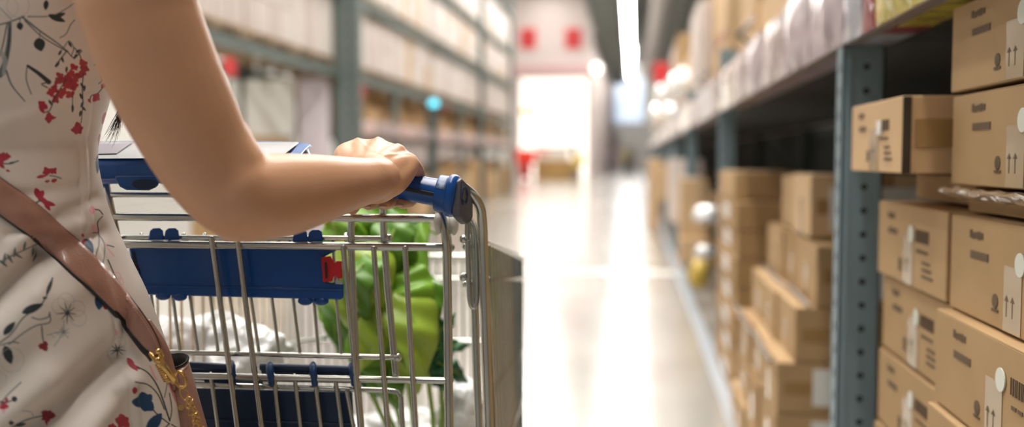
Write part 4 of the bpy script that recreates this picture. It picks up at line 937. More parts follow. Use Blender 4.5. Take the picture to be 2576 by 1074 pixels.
def bloom(x, y, s, c, n=5, a0=0):
    for k in range(n):
        a = a0+k*360/n+pr.uniform(-22, 22); q = s*pr.uniform(.72, 1.12); drop(x+q*.42*math.cos(math.radians(a)), y+q*.42*math.sin(math.radians(a)), q*1.1, q*.80, a, c)
# top branch
stroke([(55, 42), (100, 78), (140, 106), (170, 130)], 5, MG, 3); stroke([(62, 52), (105, 92), (168, 130)], 2.5, K); stroke([(70, 42), (128, 40), (165, 22), (195, 0)], 3, MG, 2)
drop(142, 46, 46, 14, 22, K); drop(150, 38, 30, 10, -20, K); stroke([(50, 45), (50, 60)], 2, K); drop(50, 66, 20, 15, 80, K); stroke([(100, 78), (99, 104)], 2, MG); drop(99, 112, 34, 26, 75, K); drop(115, 13, 26, 12, 95, K)
stroke([(60, 42), (25, 55), (0, 62)], 4, MG); stroke([(25, 60), (22, 110), (12, 160), (0, 188)], 9, MG, 16); stroke([(18, 60), (8, 110), (0, 140)], 3, K); stroke([(26, 70), (20, 130), (8, 175)], 3, K)
stroke([(0, 130), (12, 150), (10, 185)], 14, GR, 10, .8); stroke([(16, 178), (30, 215), (62, 254)], 5, MG, 3); stroke([(68, 164), (66, 200), (78, 236)], 3, MG); stroke([(70, 166), (96, 184), (122, 206)], 7, K, 12); stroke([(122, 207), (104, 211), (118, 220)], 3, K)
stroke([(30, 50), (0, 20)], 3, GR); ring(45, 15, 28, 2, GR, .5); ring(20, 20, 25, 2, GR, .4); stroke([(165, 130), (142, 160)], 3, K); stroke([(168, 130), (185, 145), (204, 128)], 2.5, K)
stroke([(160, 118), (172, 103), (184, 120), (178, 140)], 2.5, MG); stroke([(150, 95), (165, 85), (176, 62)], 2.5, MG); stroke([(176, 62), (186, 50)], 2, K); stroke([(186, 120), (200, 140), (202, 160)], 2.5, K); drop(143, 162, 18, 7, -50, K)
for x, y, a in ((156, 150, 70), (166, 175, 95), (150, 132, -60), (196, 128, -30), (175, 112, 60), (188, 142, 120), (163, 196, 85), (205, 215, 60), (210, 222, 100), (202, 242, 70), (204, 262, 110), (209, 272, 40), (200, 285, 100), (126, 258, 60), (134, 230, 100)): drop(x, y, 17, 6, a, K)
for x, y in ((206, 160), (212, 172), (186, 170), (178, 184), (198, 190), (188, 200), (176, 206), (184, 216), (150, 190), (146, 203), (156, 200), (166, 212), (135, 222), (128, 232), (158, 228), (150, 238), (176, 238), (140, 250), (205, 182), (170, 196)):
    bloom(x, y, 13, (RD[0]*pr.uniform(.8, 1.15), RD[1]*pr.uniform(.8, 2), RD[2]), 4, pr.uniform(0, 90))
stroke([(208, 185), (205, 220), (206, 262), (202, 308)], 2.5, K); bloom(196, 324, 19, RD, 5, 200); drop(186, 328, 22, 9, 20, RD); stroke([(182, 215), (181, 250), (180, 280)], 2, K); drop(181, 272, 22, 6, 90, K)
stroke([(165, 200), (140, 240), (125, 275), (112, 282)], 2.5, K); bloom(106, 264, 15, RD, 4, 30); drop(105, 276, 20, 10, 60, RD); bloom(122, 294, 15, RD, 5, 0); drop(128, 296, 26, 9, -8, RD)
stroke([(264, 206), (246, 232), (228, 240), (224, 250)], 2.5, K); bloom(241, 244, 14, RD, 4, 40); bloom(258, 214, 9, RD, 4, 10); drop(223, 253, 12, 6, 60, RD); stroke([(250, 190), (253, 203), (246, 210)], 2, K); stroke([(234, 163), (244, 161)], 2, MG); drop(272, 220, 12, 6, 60, PK)
drop(259, 297, 34, 9, 105, RD); drop(247, 352, 34, 7, 95, RD); drop(243, 412, 52, 10, 92, NV)
# middle
bloom(4, 398, 20, RD, 5, 10); bloom(16, 393, 12, RD, 4, 0); stroke([(8, 412), (25, 412), (46, 405)], 3, K); drop(30, 410, 18, 5, -12, K); drop(20, 430, 12, 6, 20, RD); drop(5, 418, 18, 9, 40, RD)
bloom(118, 432, 15, RD, 5, 15); bloom(134, 430, 12, RD, 4, 40); drop(104, 444, 28, 8, -12, RD); drop(118, 456, 14, 6, -10, RD); drop(135, 454, 16, 9, -20, RD); stroke([(124, 442), (138, 444), (152, 449)], 3, MG)
drop(94, 488, 34, 15, 70, RD); drop(102, 492, 30, 14, 110, RD); drop(122, 513, 34, 12, 12, RD); drop(118, 520, 26, 10, 55, RD); drop(108, 505, 34, 12, 30, RD); stroke([(100, 505), (85, 515)], 4, K)
drop(230, 530, 22, 14, 80, PK); stroke([(238, 528), (248, 530), (256, 540)], 3, K); stroke([(255, 545), (243, 560), (246, 584), (232, 586)], 2.5, K); drop(236, 575, 26, 14, 60, PK, .7); stroke([(246, 584), (248, 612), (238, 650)], 2.5, K); stroke([(247, 590), (262, 620), (256, 670)], 2.5, MG)
drop(220, 622, 44, 26, 60, NV); drop(208, 616, 30, 9, 100, RD); drop(206, 592, 12, 6, 80, RD); stroke([(262, 612), (272, 630), (285, 645)], 2.5, PK); stroke([(268, 618), (284, 622)], 2.5, K); stroke([(270, 655), (285, 690), (302, 725)], 3, K); ring(292, 700, 14, 2.5, PK, .8, .7); ring(300, 712, 12, 2.5, PK, .8, .7); drop(285, 712, 26, 8, 60, RD, .5)
stroke([(0, 660), (30, 642), (62, 626), (96, 610)], 3, MG)
for x, y, a in ((12, 648, -80), (8, 662, 40), (36, 634, -80), (44, 642, 30), (60, 618, -75), (80, 632, 95), (86, 650, 110), (24, 650, 60)): drop(x, y, 26, 6, a, MG)
# big leafy branch
stroke([(0, 862), (30, 838), (58, 800), (98, 770), (116, 745), (132, 700)], 3, K); drop(82, 776, 58, 18, -24, K); drop(24, 826, 44, 15, -48, K); drop(124, 722, 46, 9, -68, K); drop(112, 750, 12, 6, 0, K); stroke([(80, 798), (98, 803), (120, 797), (124, 786)], 3, MG)
stroke([(22, 866), (60, 836), (92, 818), (124, 810), (124, 786)], 3, MG); stroke([(104, 820), (106, 846), (110, 862)], 3, K); bloom(110, 870, 15, (.25, .02, .03), 5, -80); drop(20, 892, 48, 22, 70, K); ring(30, 905, 30, 2, GR, .5); stroke([(0, 868), (30, 860), (46, 862)], 3, MG); ring(-5, 955, 22, 2, GR, .4)
def starflower(x, y, s, c, n=9, o=.9):
    for k in range(n): a = 2*math.pi*k/n+.2; stroke([(x, y), (x+s*math.cos(a)*pr.uniform(.7, 1.1), y+s*math.sin(a)*pr.uniform(.7, 1.1))], 5, c, 1, o)
starflower(168, 786, 27, K); 
for x, y in ((165, 758), (192, 776), (196, 800), (150, 770)): ring(x, y, 20, 2, GR, .5)
starflower(158, 835, 16, MG, 9, .6); starflower(295, 878, 22, K, 9); ring(300, 862, 16, 2, GR, .35); ring(285, 888, 16, 2, GR, .35); drop(292, 836, 16, 8, 80, PK)
stroke([(160, 806), (158, 822), (150, 850), (136, 870)], 2.5, GR); stroke([(118, 842), (140, 836), (155, 832)], 2, GR)
for k in range(8): drop(128+k*6, 842+6*math.sin(k*2), 9, 4, 40*k, GR, .6)
drop(250, 758, 44, 24, 95, NV); drop(262, 748, 40, 16, 50, RD); drop(276, 768, 44, 9, 75, RD); bloom(272, 757, 24, RD, 4, 20); drop(284, 772, 26, 7, 110, RD)
stroke([(0, 1018), (24, 990), (40, 975), (54, 962)], 3, MG); bloom(12, 1022, 14, RD, 4, 0); drop(18, 1008, 16, 8, 90, RD); drop(38, 1004, 16, 13, -20, K); stroke([(0, 1010), (20, 1012), (38, 1004)], 3, K); drop(10, 1035, 12, 8, 90, PK)
stroke([(22, 1078), (60, 1056), (95, 1046), (118, 1044)], 4, MG, 3); stroke([(56, 1032), (76, 1034), (84, 1048)], 3, GR); bloom(120, 1044, 21, (.28, .025, .035), 5, 10); drop(118, 1060, 24, 8, 80, RD); drop(28, 1062, 12, 11, 0, K); drop(50, 1066, 30, 9, -10, K)
bloom(308, 1062, 24, RD, 5, 50); bloom(282, 1074, 14, RD, 5, 0)
drop(330, 916, 36, 14, 60, RD); drop(338, 924, 30, 10, 20, RD); stroke([(345, 924), (372, 940), (398, 980), (425, 1058)], 3, K, 4); stroke([(340, 962), (370, 968), (395, 992), (412, 1030)], 3, K); stroke([(352, 1010), (372, 1015), (392, 1040), (424, 1066)], 3, K); stroke([(424, 1066), (400, 1090)], 3, K)
stroke([(412, 1000), (418, 960), (408, 930)], 2.5, MG); drop(338, 982, 18, 10, 90, RD); stroke([(376, 922), (386, 946), (392, 955)], 4, PK); stroke([(402, 935), (420, 962), (440, 1010)], 4, PK, 5); stroke([(425, 1060), (430, 1030), (424, 990)], 2.5, K); stroke([(430, 1068), (445, 1076), (462, 1072)], 3, K)
bloom(362, 1012, 32, NV, 5, 20); drop(360, 1010, 50, 30, 80, NV); drop(388, 1062, 56, 26, -52, NV); drop(370, 900, 14, 6, 60, PK); drop(342, 930, 12, 6, 60, RD)
idx = np.arange(nz*nt).reshape(nz, nt); nx = np.roll(idx, -1, axis=1)
faces = np.stack([idx[:-1], nx[:-1], nx[1:], idx[1:]], -1).reshape(-1, 4)
dm = bpy.data.meshes.new('dress'); dm.vertices.add(len(V)); dm.vertices.foreach_set('co', V.astype(np.float32).ravel())
dm.loops.add(faces.size); dm.loops.foreach_set('vertex_index', faces.astype(np.int32).ravel()); dm.polygons.add(len(faces)); dm.polygons.foreach_set('loop_start', (np.arange(len(faces))*4).astype(np.int32))
dm.update(calc_edges=True); dm.polygons.foreach_set('use_smooth', [True]*len(faces))
ca = dm.color_attributes.new('print', 'FLOAT_COLOR', 'POINT'); ca.data.foreach_set('color', np.hstack([Cc, np.ones((len(Cc), 1))]).astype(np.float32).ravel())
DM = bpy.data.materials.new('floral_printed_satin'); DM.use_nodes = True; nt_ = DM.node_tree; bs = nt_.nodes['Principled BSDF']
an = nt_.nodes.new('ShaderNodeAttribute'); an.attribute_name = 'print'; nt_.links.new(an.outputs['Color'], bs.inputs['Base Color']); bs.inputs['Roughness'].default_value = .5; bs.inputs['Sheen Weight'].default_value = .15
dm.materials.append(DM)
bvh = BVHTree.FromPolygons([Vector(v) for v in V], faces.tolist())
def cast(px, py, off=0, dmiss=None):
    r = ray(px, py); L = r.length; h = bvh.ray_cast(CO, r/L)
    if h[0] is None: return P(px, py, dmiss or 1.06)
    d = h[3]/L; return P(px, py, (min(d, dmiss) if dmiss else d)-off)

# ---- body: overlapping tapered limbs welded to one surface
bb = MB()
def limb(pts, n=28, sub_=6):      # pts: (px, py, d, radius in metres [, radius2])
    c = cr([(*P(p[0], p[1], p[2]), p[3], p[4] if len(p) > 4 else p[3]) for p in pts], sub_)
    bb.tube([q[:3] for q in c], [(q[3], q[4]) for q in c], n)
    for q in (c[0], c[-1]): bb.ball(q[:3], (q[3]+q[4])/2*.97, 16)
def limw(pts, n=20, sub_=5):
    c = cr(pts, sub_); bb.tube([q[:3] for q in c], [q[3] for q in c], n)
    for q in (c[0], c[-1]): bb.ball(q[:3], q[3]*.97, 14)
# near arm
limb([(250, -300, .985, .050), (300, -170, .93, .0545), (333, -40, .885, .0540), (362, 60, .885, .0535), (408, 180, .893, .0528), (455, 280, .903, .0512), (505, 375, .915, .0485), (560, 450, .928, .0470), (605, 492, .936, .0440)])
limb([(540, 432, .924, .046), (600, 490, .932, .0445), (655, 496, .945, .0432), (720, 489, .968, .0420), (790, 477, 1.00, .0375), (850, 467, 1.04, .0325), (900, 459, 1.08, .0285), (938, 452, 1.112, .0255), (966, 444, 1.138, .0215)])
bb.ball(P(592, 545, .938), .0255, 18)
bb.ball(P(520, 380, .925), .047, 18)
bb.ball(P(946, 442, 1.116), .0205, 16)
# palm and back of the hand
MC = {'I': (901, 369, 1.225), 'M': (952, 367, 1.215), 'R': (1002, 384, 1.200), 'L': (1032, 408, 1.186)}
for k, r0, wx_, wy, wd in (('I', .0150, 915, 425, 1.145), ('M', .0155, 932, 425, 1.138), ('R', .0155, 948, 432, 1.132), ('L', .0160, 958, 446, 1.130)):
    m_ = MC[k]; limb([(wx_, wy, wd, .018), ((wx_+m_[0])/2, (wy+m_[1])/2-4, (wd+m_[2])/2, r0), (m_[0], m_[1], m_[2], .0112)])
limb([(955, 462, 1.130, .0200), (985, 455, 1.145, .0190), (1012, 436, 1.162, .0155), (1030, 415, 1.178, .0125)])    # edge of the palm
limb([(930, 480, 1.130, .016), (960, 478, 1.145, .0155), (990, 460, 1.16, .014)])
limb([(918, 430, 1.16, .017), (880, 410, 1.175, .0165), (868, 388, 1.20, .0135), (893, 373, 1.222, .0115)])  # web toward the thumb
limb([(915, 440, 1.15, .0165), (872, 425, 1.165, .0155), (850, 425, 1.180, .0125), (842, 450, 1.190, .0105), (850, 482, 1.198, .0088)])   # thumb
for (a, b, r_) in (('I', 'M', .0098), ('M', 'R', .0098), ('R', 'L', .0100)):
    A_, B_ = MC[a], MC[b]; wc = (942, 428, 1.138)
    for f_ in (.5,):
        mx = [A_[i]*(1-f_)+B_[i]*f_ for i in range(3)]; limb([(mx[0], mx[1]+3, mx[2]+.003, r_), (mx[0]*.6+wc[0]*.4, mx[1]*.6+wc[1]*.4-4, mx[2]*.6+wc[2]*.4, .0135), (wc[0], wc[1], wc[2], .017)])
    limb([(*A_, .0095), (*B_, .0095)])
# fingers, each curled round the bar
for k, pts in {'L': [(1032, 408, 1.186, .0105), (1052, 436, 1.215, .0092), (1050, 478, 1.245, .0082), (1034, 506, 1.236, .0078), (1010, 512, 1.210, .0074)],
               'R': [(1002, 384, 1.200, .0112), (1020, 420, 1.245, .0096), (1012, 470, 1.262, .0088), (992, 504, 1.240, .0084), (968, 513, 1.208, .0082)],
               'M': [(952, 367, 1.215, .0112), (968, 405, 1.262, .0098), (962, 462, 1.278, .0090), (944, 505, 1.248, .0086), (926, 514, 1.214, .0080)],
               'I': [(901, 369, 1.225, .0110), (915, 405, 1.268, .0096), (910, 462, 1.284, .0088), (895, 512, 1.256, .0083), (886, 528, 1.226, .0076)]}.items():
    limb(pts, 14, 6)
# trunk, neck, head, legs, other arm in body axes (s = her right, f = her facing)
bf = (Rv*.80+Fh*.60).normalized(); br_ = Vector((bf.y, -bf.x, 0))
def B(s_, f_, z): return (BC.x+br_.x*s_+bf.x*f_, BC.y+br_.y*s_+bf.y*f_, z)
limw([(*B(0, 0, .80), .07), (*B(0, 0, .95), .07), (*B(0, 0, 1.05), .065), (*B(0, 0, 1.2), .07), (*B(0, 0, 1.30), .075), (*B(0, 0, 1.36), .05)])
limw([(*B(.02, 0, 1.315), .05), (*P(270, -265, .975), .046)]); limw([(*B(0, 0, 1.315), .05), (*B(-.17, 0, 1.30), .044)])
limw([(*B(0, 0, 1.34), .050), (*B(0, .01, 1.42), .046), (*B(0, .02, 1.46), .048)])
hc = Vector(B(0, .035, 1.535))
bb.ball(hc, .082, 24, (.92, 1.05, 1.22), Matrix((br_, bf, Vector((0, 0, 1)))).transposed())
limw([(*(hc+bf*.03+Vector((0, 0, -.02))), .062), (*(hc+bf*.048+Vector((0, 0, -.075))), .038)])
def H(s_, f_, z): return hc+br_*s_+bf*f_+Vector((0, 0, z))
limw([(*H(0, .080, .012), .009), (*H(0, .096, -.018), .010), (*H(0, .088, -.028), .012)], 10)           # nose
limw([(*H(-.018, .080, -.052), .006), (*H(0, .086, -.052), .0085), (*H(.018, .080, -.052), .006)], 10)   # mouth
for s_ in (-1, 1):
    limw([(*H(s_*.078, .0, .015), .010), (*H(s_*.083, -.008, -.005), .011), (*H(s_*.078, .0, -.03), .008)], 10)
    limw([(*H(s_*.012, .082, .030), .008), (*H(s_*.034, .078, .034), .010), (*H(s_*.05, .066, .028), .008)], 10)
    limw([(*B(s_*.055, 0, .84), .052), (*B(s_*.075, .01, .65), .062), (*B(s_*.08, .015, .47), .050), (*B(s_*.08, -.005, .34), .050), (*B(s_*.08, -.01, .20), .036), (*B(s_*.08, -.01, .08), .033)])
    limw([(*B(s_*.08, -.03, .045), .034), (*B(s_*.08, .05, .04), .034), (*B(s_*.085, .12, .03), .026)])
# other arm hangs, slightly bent, on the hidden side
limw([(*B(-.17, 0, 1.30), .045), (*B(-.20, -.01, 1.17), .040), (*B(-.215, 0, 1.03), .036), (*B(-.21, .05, .92), .031), (*B(-.20, .10, .81), .023)])
limw([(*B(-.20, .10, .81), .024), (*B(-.198, .115, .75), .028), (*B(-.197, .125, .72), .022)])
for j in range(4): limw([(*B(-.20, .095+.021*j, .73), .0095), (*B(-.193, .10+.022*j, .685), .0085), (*B(-.180, .105+.021*j, .655-.006*(j in (1, 2))), .0075)], 10)
limw([(*B(-.192, .10, .79), .013), (*B(-.172, .155, .755), .010), (*B(-.168, .165, .725), .008)], 10)
raw = bb.mesh('body', SKIN); tmp = bpy.data.objects.new('tmp', raw); COL.objects.link(tmp)
md = tmp.modifiers.new('r', 'REMESH'); md.mode = 'VOXEL'; md.voxel_size = .0021; md.use_smooth_shade = True
md = tmp.modifiers.new('s', 'SMOOTH'); md.factor = .5; md.iterations = 12
dg = bpy.context.evaluated_depsgraph_get(); bmesh_ = bpy.data.meshes.new_from_object(tmp.evaluated_get(dg)); bpy.data.objects.remove(tmp)
n = len(bmesh_.vertices); co_ = np.empty(n*3, np.float32); bmesh_.vertices.foreach_get('co', co_); co_ = co_.reshape(-1, 3).astype(float)
no = np.empty(n*3, np.float32); bmesh_.vertices.foreach_get('normal', no); no = no.reshape(-1, 3)
def bump_at(p, r, h): 
    global co_
    d = np.linalg.norm(co_-np.array(p), axis=1); m_ = d < 3*r; co_[m_] += no[m_]*(h*np.exp(-(d[m_]/r)**2))[:, None]
def ridge(a, b, r, h):
    global co_
    a = np.array(a); b = np.array(b); m_ = np.linalg.norm(co_-(a+b)/2, axis=1) < np.linalg.norm(b-a)/2+3*r; q = co_[m_]; ab = b-a; t = np.clip(((q-a)@ab)/(ab@ab), 0, 1)
    d = np.linalg.norm(q-a-t[:, None]*ab, axis=1); co_[m_] += no[m_]*(h*np.exp(-(d/r)**2))[:, None]
for k in MC: bump_at(P(MC[k][0], MC[k][1]-14, MC[k][2]-.004), .0080, .0008)      # knuckles
for (a, b) in (('I', 'M'), ('M', 'R'), ('R', 'L')):
    pa, pb = P(*MC[a]), P(*MC[b]); c = (pa+pb)/2; ridge(c+(-Fv+Uv)*.008, c+(P(940, 425, 1.13)-c)*.45+(-Fv+Uv)*.006, .0060, -.0006)
for k in ('I', 'M', 'R', 'L'): a = P(*MC[k]); ridge(a+Uv*.01-Fv*.004, a+(P(945, 430, 1.13)-a)*.75+Uv*.014-Fv*.006, .0026, .0011)   # tendons
ridge(P(962, 420, 1.115), P(972, 455, 1.112), .0035, -.0020); ridge(P(955, 412, 1.12), P(995, 424, 1.135), .0025, -.0012)   # wrist creases
bump_at(P(948, 436, 1.10), .012, .0022); bump_at(P(622, 465, .895), .016, .003); ridge(P(640, 380, .90), P(665, 430, .90), .010, .0015)
bmesh_.vertices.foreach_set('co', co_.astype(np.float32).ravel()); bmesh_.update(); bmesh_.polygons.foreach_set('use_smooth', [True]*len(bmesh_.polygons))
if not bmesh_.materials: bmesh_.materials.append(SKIN)
else: bmesh_.materials[0] = SKIN
person = bpy.data.objects.new('person', bmesh_); COL.objects.link(person)
tag(person, 'woman in a white floral sleeveless dress gripping the trolley handle, seen from behind', 'person')
dress = link('dress', dm, person); dress['label'] = 'white satin dress with red, navy and black flower print'
md = dress.modifiers.new('s', 'SOLIDIFY'); md.thickness = .0012; md.offset = -1
# eyes, finger nails
EYE = mat('eye_white', (.8, .78, .75), .2); IRIS = mat('dark_iris', (.03, .015, .01), .2); LIP = mat('lips', (.50, .12, .11), .4); NAIL = mat('finger_nail', (.72, .45, .36), .2, coat=.5)
for s_ in (-1, 1):
    mb = MB(); mb.ball(H(s_*.031, .070, .010), .012, 14); mb.cur = 1; mb.ball(H(s_*.031, .0785, .010), .0055, 10); o = mb.obj('eye', [EYE, IRIS], person, smooth=True)
mb = MB(); mb.tube([H(-.020, .084, -.052), H(0, .093, -.051), H(.020, .084, -.052)], [.002, .005, .002], 8); mb.obj('lips', LIP, person, smooth=True)
for (x, y, d) in ((921, 520, 1.207), (962, 520, 1.2005), (1004, 517, 1.203)):
    mb = MB(); mb.ball(P(x, y, d), .0055, 12, (1.1, .8, .45), Matrix((Rv, Fv, Uv)).transposed()); mb.obj('finger_nail', NAIL, person, smooth=True)
# hair: cap and long locks hanging in front of her, one wisp swinging out
HAIR = mat('dark_brown_hair', (.035, .022, .016), .4, spec=.4)
mb = MB(); mb.ball(H(0, -.012, .018), .092, 24, (.96, 1.02, 1.18), Matrix((br_, bf, Vector((0, 0, 1)))).transposed()); 
MB2 = MB(); MB2.v = [v for v in mb.v]; keepf = [f_ for f_ in mb.f if not all(((Vector(mb.v[i])-hc).dot(bf) > .055 and (Vector(mb.v[i])-hc).z < .055) for i in f_)]; MB2.f = keepf; MB2.mi = [0]*len(keepf)
hr = random.Random(4)
for i in range(90):
    a = hr.uniform(-1.0, 1.0); s_ = .085*math.sin(a); f_ = -.07*math.cos(a); L = hr.uniform(.25, .36)
    MB2.tube([Vector(v) for v in cr([H(s_*.8, f_*.8, .03), H(s_*1.05, f_*1.05, -.06), H(s_*1.0+hr.uniform(-.01, .01), f_-.01, -.16), H(s_*.9, f_-.02, -L)], 4)], [.006*(1-.7*k/12) for k in range(13)], 5)
# front locks over her far shoulder down to the wisp beside the trolley tray
tips = [(x_+dx_, y_+dy_) for dx_, dy_ in ((0, 0), (-5, 7), (6, -9)) for x_, y_ in [(282, 352), (272, 350), (291, 345), (300, 330), (278, 338), (266, 356), (307, 322), (286, 366), (272, 330), (295, 352), (284, 340), (276, 360), (262, 342), (288, 325), (296, 338), (303, 312), (281, 318), (270, 340), (290, 332), (299, 320), (285, 330), (293, 318)]]
for k, (x, y) in enumerate(tips):
    pts = [P(338+hr.uniform(-6, 14), 60, 1.20), P(330+hr.uniform(-6, 8), 170, 1.20), P(309+hr.uniform(-6, 9), 255, 1.195), P((x+308)/2+hr.uniform(-4, 4), (y+270)/2, 1.19), P(x, y, 1.185)]
    q = [Vector(v) for v in cr(pts, 5)]; MB2.tube(q, [.00055*(1-.8*(i/(len(q)-1))**1.5)*(1 if k < 22 else .6) for i in range(len(q))], 5)
for k in range(30):
    pts = [H(.03+hr.uniform(-.02, .05), .04, -.04), P(420+hr.uniform(-50, 30), -260, 1.17), P(360+hr.uniform(-20, 20), -60, 1.2), P(340+hr.uniform(-8, 14), 70, 1.2)]
    MB2.tube([Vector(v) for v in cr(pts, 5)], .0035, 5)
hair = MB2.obj('hair', HAIR, person, smooth=True)
for s_ in (-1, 1):
    mb = MB(); mb.tube([B(s_*.08, -.06, .03), B(s_*.08, -.02, .045), B(s_*.08, .06, .04), B(s_*.085, .13, .028)], [.026, .040, .041, .030], 16); mb.tube([B(s_*.08, -.07, .006), B(s_*.08, .14, .006)], [(.006, .036)]*2, 12); mb.obj('shoe', mat('tan_shoe', (.35, .2, .14), .4), person, smooth=True)

# ================================================================== HANDBAG
LEA = mat('rose_tan_leather', (.36, .185, .135), .36, noise_s=60, noise_a=.10, coat=.25, bump=(420, .25, .002))
LIN = mat('black_leather_edge', (.012, .012, .012), .5); THR = mat('pale_stitching', (.55, .40, .30), .6); GOLD = mat('polished_gold', (.74, .47, .17), .20, 1)
bp0 = P(470, 1100, 1.12)
bag = thing('handbag', 'rose tan leather shoulder bag with gold chain hanging at the woman\'s hip', 'handbag', (bp0.x, bp0.y, .72))
def bpart(mb, name, m_, **kw): return keep(mb.obj(name, m_, **kw), bag)
UE = [(-300, -230), (-295, -80), (-262, 90), (-200, 240), (-120, 340), (-40, 415), (0, 448), (60, 490), (105, 524), (160, 575), (210, 618), (260, 668), (300, 712), (335, 758), (362, 795), (384, 830), (398, 862), (404, 884)]
LE = [(-372, -230), (-362, -70), (-325, 130), (-250, 300), (-160, 400), (-70, 480), (0, 538), (50, 574), (100, 612), (150, 656), (195, 698), (235, 732), (275, 770), (312, 812), (342, 850), (366, 878), (380, 888), (392, 900)]
UE = cr(UE, 6); LE = cr(LE, 6); top = []
for i, (u, l) in enumerate(zip(UE, LE)):
    r = []
    for j in range(9):
        t = j/8; x = u[0]*(1-t)+l[0]*t; y = u[1]*(1-t)+l[1]*t; r.append((x, y, t))
    top.append(r)
W3 = []
for r in top:
    row = []
    for (x, y, t) in r:
        q = cast(x, y, .0035, 1.035 if x > 330 else None); row.append(q-Fv*(.0022*math.sin(math.pi*t)))
    W3.append(row)
for _ in range(3):
    W3 = [W3[0]]+[[(W3[i-1][j]+W3[i][j]*2+W3[i+1][j])/4 for j in range(9)] for i in range(1, len(W3)-1)]+[W3[-1]]
mb = MB(); mb.grid(W3); st_ = bpart(mb, 'strap', LEA, smooth=True); md = st_.modifiers.new('s', 'SOLIDIFY'); md.thickness = .0030; md.offset = 0
mb = MB(); mb.tube([r[-1]+Fv*.0016-Uv*.0005-Rv*.002*(i/len(W3))**3 for i, r in enumerate(W3)], [.0022+.0042*(i/len(W3))**4 for i in range(len(W3))], 8); mb.tube([r[0]+Fv*.001 for r in W3], .0010, 6); o = mb.obj('strap_edge', LIN, smooth=True); o.parent = st_
mb = MB()
for r in range(60, len(W3)-2): 
    for j in (1,): a = W3[r][j]-Fv*.0018; b = W3[r+1][j]-Fv*.0018; mb.tube([a, a.lerp(b, .6)], .00035, 5)
if mb.v: o = mb.obj('stitching', THR); o.parent = st_
# tab of the bag seen behind the clasp, black-edged
tabL = cr([(366, 806), (380, 832), (396, 860), (412, 900), (430, 950), (440, 985)], 5); tabR = cr([(372, 806), (390, 830), (409, 858), (424, 888), (434, 925), (446, 960)], 5)
rows = [[P(l[0]*(1-j/5)+r[0]*j/5, l[1]*(1-j/5)+r[1]*j/5, 1.085-.003*math.sin(math.pi*j/5)) for j in range(6)] for l, r in zip(tabL, tabR)]
mb = MB(); mb.grid(rows); tb = bpart(mb, 'strap_tab', LEA, smooth=True); md = tb.modifiers.new('s', 'SOLIDIFY'); md.thickness = .003
mb = MB(); mb.tube([r[-1]+Rv*.0006 for r in rows], .0016, 8); o = mb.obj('strap_edge', LIN, smooth=True); o.parent = tb
mb = MB()
for k in range(4, len(rows)-1):
    for j, e in ((4, 0), (1, 0)): a, b = rows[k][j]-Fv*.0022, rows[k+1][j]-Fv*.0022; mb.tube([a, a.lerp(b, .6)], .0004, 5)
o = mb.obj('stitching', THR); o.parent = tb
# bag body: an open pouch, rim ellipse tilted to the viewer
def rim(t, grow=0):      # t round the opening
    x = 437+(36+grow)*math.cos(t); y = 909-(17+grow*.3)*math.sin(t)-(8 if math.cos(t) > 0 else 0)*math.cos(t)
    return x, y, 1.115+.022*math.sin(t)
rows = []
nn = 48
for k in range(12):
    u = k/11; r = []
    for i in range(nn):
        t = 2*math.pi*i/nn; x, y, d = rim(t); e = math.cos(t)
        xx = x+(82*u*max(e, 0)**.7 if e > 0 else 55*u*e*.4)+u*18*0; yy = y+u*330
        r.append(P(xx+u*12, yy, d+.012*u*math.sin(t)-(.012*math.sin(math.pi*u) if math.sin(t) < 0 else 0)))
    rows.append(r+[r[0]])
mb = MB(); mb.grid(rows); mb.add(rows[-1][:-1], [tuple(range(nn))]); bd = bpart(mb, 'bag_body', LEA, smooth=True)
md = bd.modifiers.new('s', 'SOLIDIFY'); md.thickness = .0026; md.offset = -1; md.material_offset = 1; md.material_offset_rim = 1; bd.data.materials.append(LIN)
mb = MB(); mb.tube([v for v in rows[0][:-1]], .0014, 8, closed=True); o = mb.obj('rim_edge', LIN, smooth=True); o.parent = bd
mb = MB()
for i in range(nn//2+1, nn):
    a = Vector(rows[0][i]); b = Vector(rows[0][i+1]); dn_ = (Vector(rows[1][i])-a).normalized()*.0058; mb.tube([a+dn_-Fv*.0012, (a.lerp(b, .6))+dn_-Fv*.0012], .00045, 5)
o = mb.obj('stitching', THR); o.parent = bd
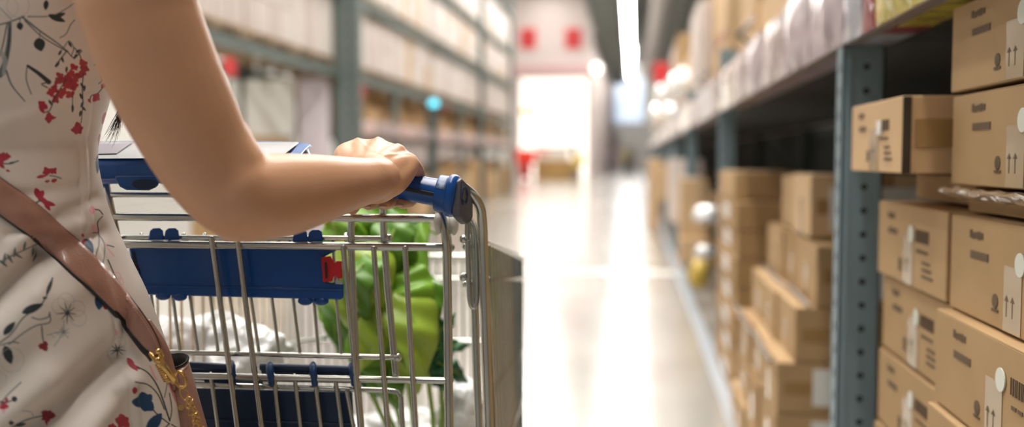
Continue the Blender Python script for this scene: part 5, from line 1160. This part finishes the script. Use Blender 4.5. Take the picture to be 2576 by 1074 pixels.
# clasp: swivel hook
def gt(pts, r, n=12, sm=4, closed=False):
    q = [P(*p) for p in pts]; q = [Vector(v) for v in cr(q, sm)] if sm else q; mb = MB(); mb.tube(q, r, n, closed=closed); return mb
D0 = 1.028
mb = gt([(396, 878, D0+.004), (402, 886, D0), (404, 896, D0), (398, 903, D0), (390, 898, D0+.004)], .0028)
mb2 = gt([(378, 888, D0+.003), (388, 900, D0), (400, 914, D0), (412, 928, D0+.003)], .0030); mb.add(mb2.v, mb2.f); mb.ball(P(399, 906, D0-.002), .0044, 14); mb.ball(P(398, 884, D0-.001), .0036, 12); mb.ball(P(409, 899, D0+.001), .0022, 10)
cl_ = bpart(mb, 'clasp', GOLD, smooth=True)
mb = gt([(403, 905, D0), (413, 922, D0-.002), (426, 940, D0), (433, 952, D0+.004), (434, 960, D0+.008)], [(.0042, .0034)]*17, 14); o = mb.obj('hook', GOLD, smooth=True); o.parent = cl_
mb = gt([(400, 916, D0+.006), (410, 938, D0+.006), (420, 955, D0+.010), (432, 960, D0+.012), (440, 954, D0+.012)], .0019, 10)
for k in range(9): mb.tube([P(402+k*2.6, 918+k*5.0, D0+.006)+Rv*(.0045*math.cos(t))+Fv*(.0045*math.sin(t)) for t in [2*math.pi*i/10 for i in range(10)]], .0009, 5, closed=True)
o = mb.obj('spring_gate', GOLD, smooth=True); o.parent = cl_
# ring and chain
def linkring(cx, cy, d, rx, ry, ang, r, tilt=0):
    q = []
    for i in range(20):
        t = 2*math.pi*i/20; x = rx*math.cos(t); y = ry*math.sin(t); a = math.radians(ang)
        q.append(P(cx, cy, d)+Rv*(x*math.cos(a)*math.cos(tilt)-y*math.sin(a))-Uv*(x*math.sin(a)*math.cos(tilt)+y*math.cos(a))-Fv*(x*math.sin(tilt)))
    mb = MB(); mb.tube(q, r, 8, closed=True); return mb
bpart(linkring(454, 955, 1.050, .0062, .0092, -18, .0019, .2), 'ring', GOLD, smooth=True)
chn = [(463, 990, -25, .0050, .0088), (478, 1008, -20, .0036, .0056)]
CK = bpart(linkring(463, 990, 1.05, .0042, .0085, -22, .0010, .3), 'chain', GOLD, smooth=True)
x, y = 476, 1008
for k in range(26):
    o = linkring(x+3*math.sin(k*2.4), y, 1.048-.002*(k % 2), .0034, .0046, -30+(k % 3)*55, .0009, (k % 2)*1.0+.2).obj('chain_link', GOLD, smooth=True); o.parent = CK; x += 2.1; y += 6.3
for (x, y) in ((456, 1025), (470, 1068)):
    mb = MB(); mb.tube([P(x, y, 1.083), P(x, y, 1.078)], [.0042, .0034], 16); bpart(mb, 'stud', GOLD, smooth=True)

# ================================================================== LIGHT FROM THE OPEN HALL
W = bpy.data.worlds.new('world'); SC.world = W; W.use_nodes = True
W.node_tree.nodes['Background'].inputs[0].default_value = (1, .955, .91, 1); W.node_tree.nodes['Background'].inputs[1].default_value = .15
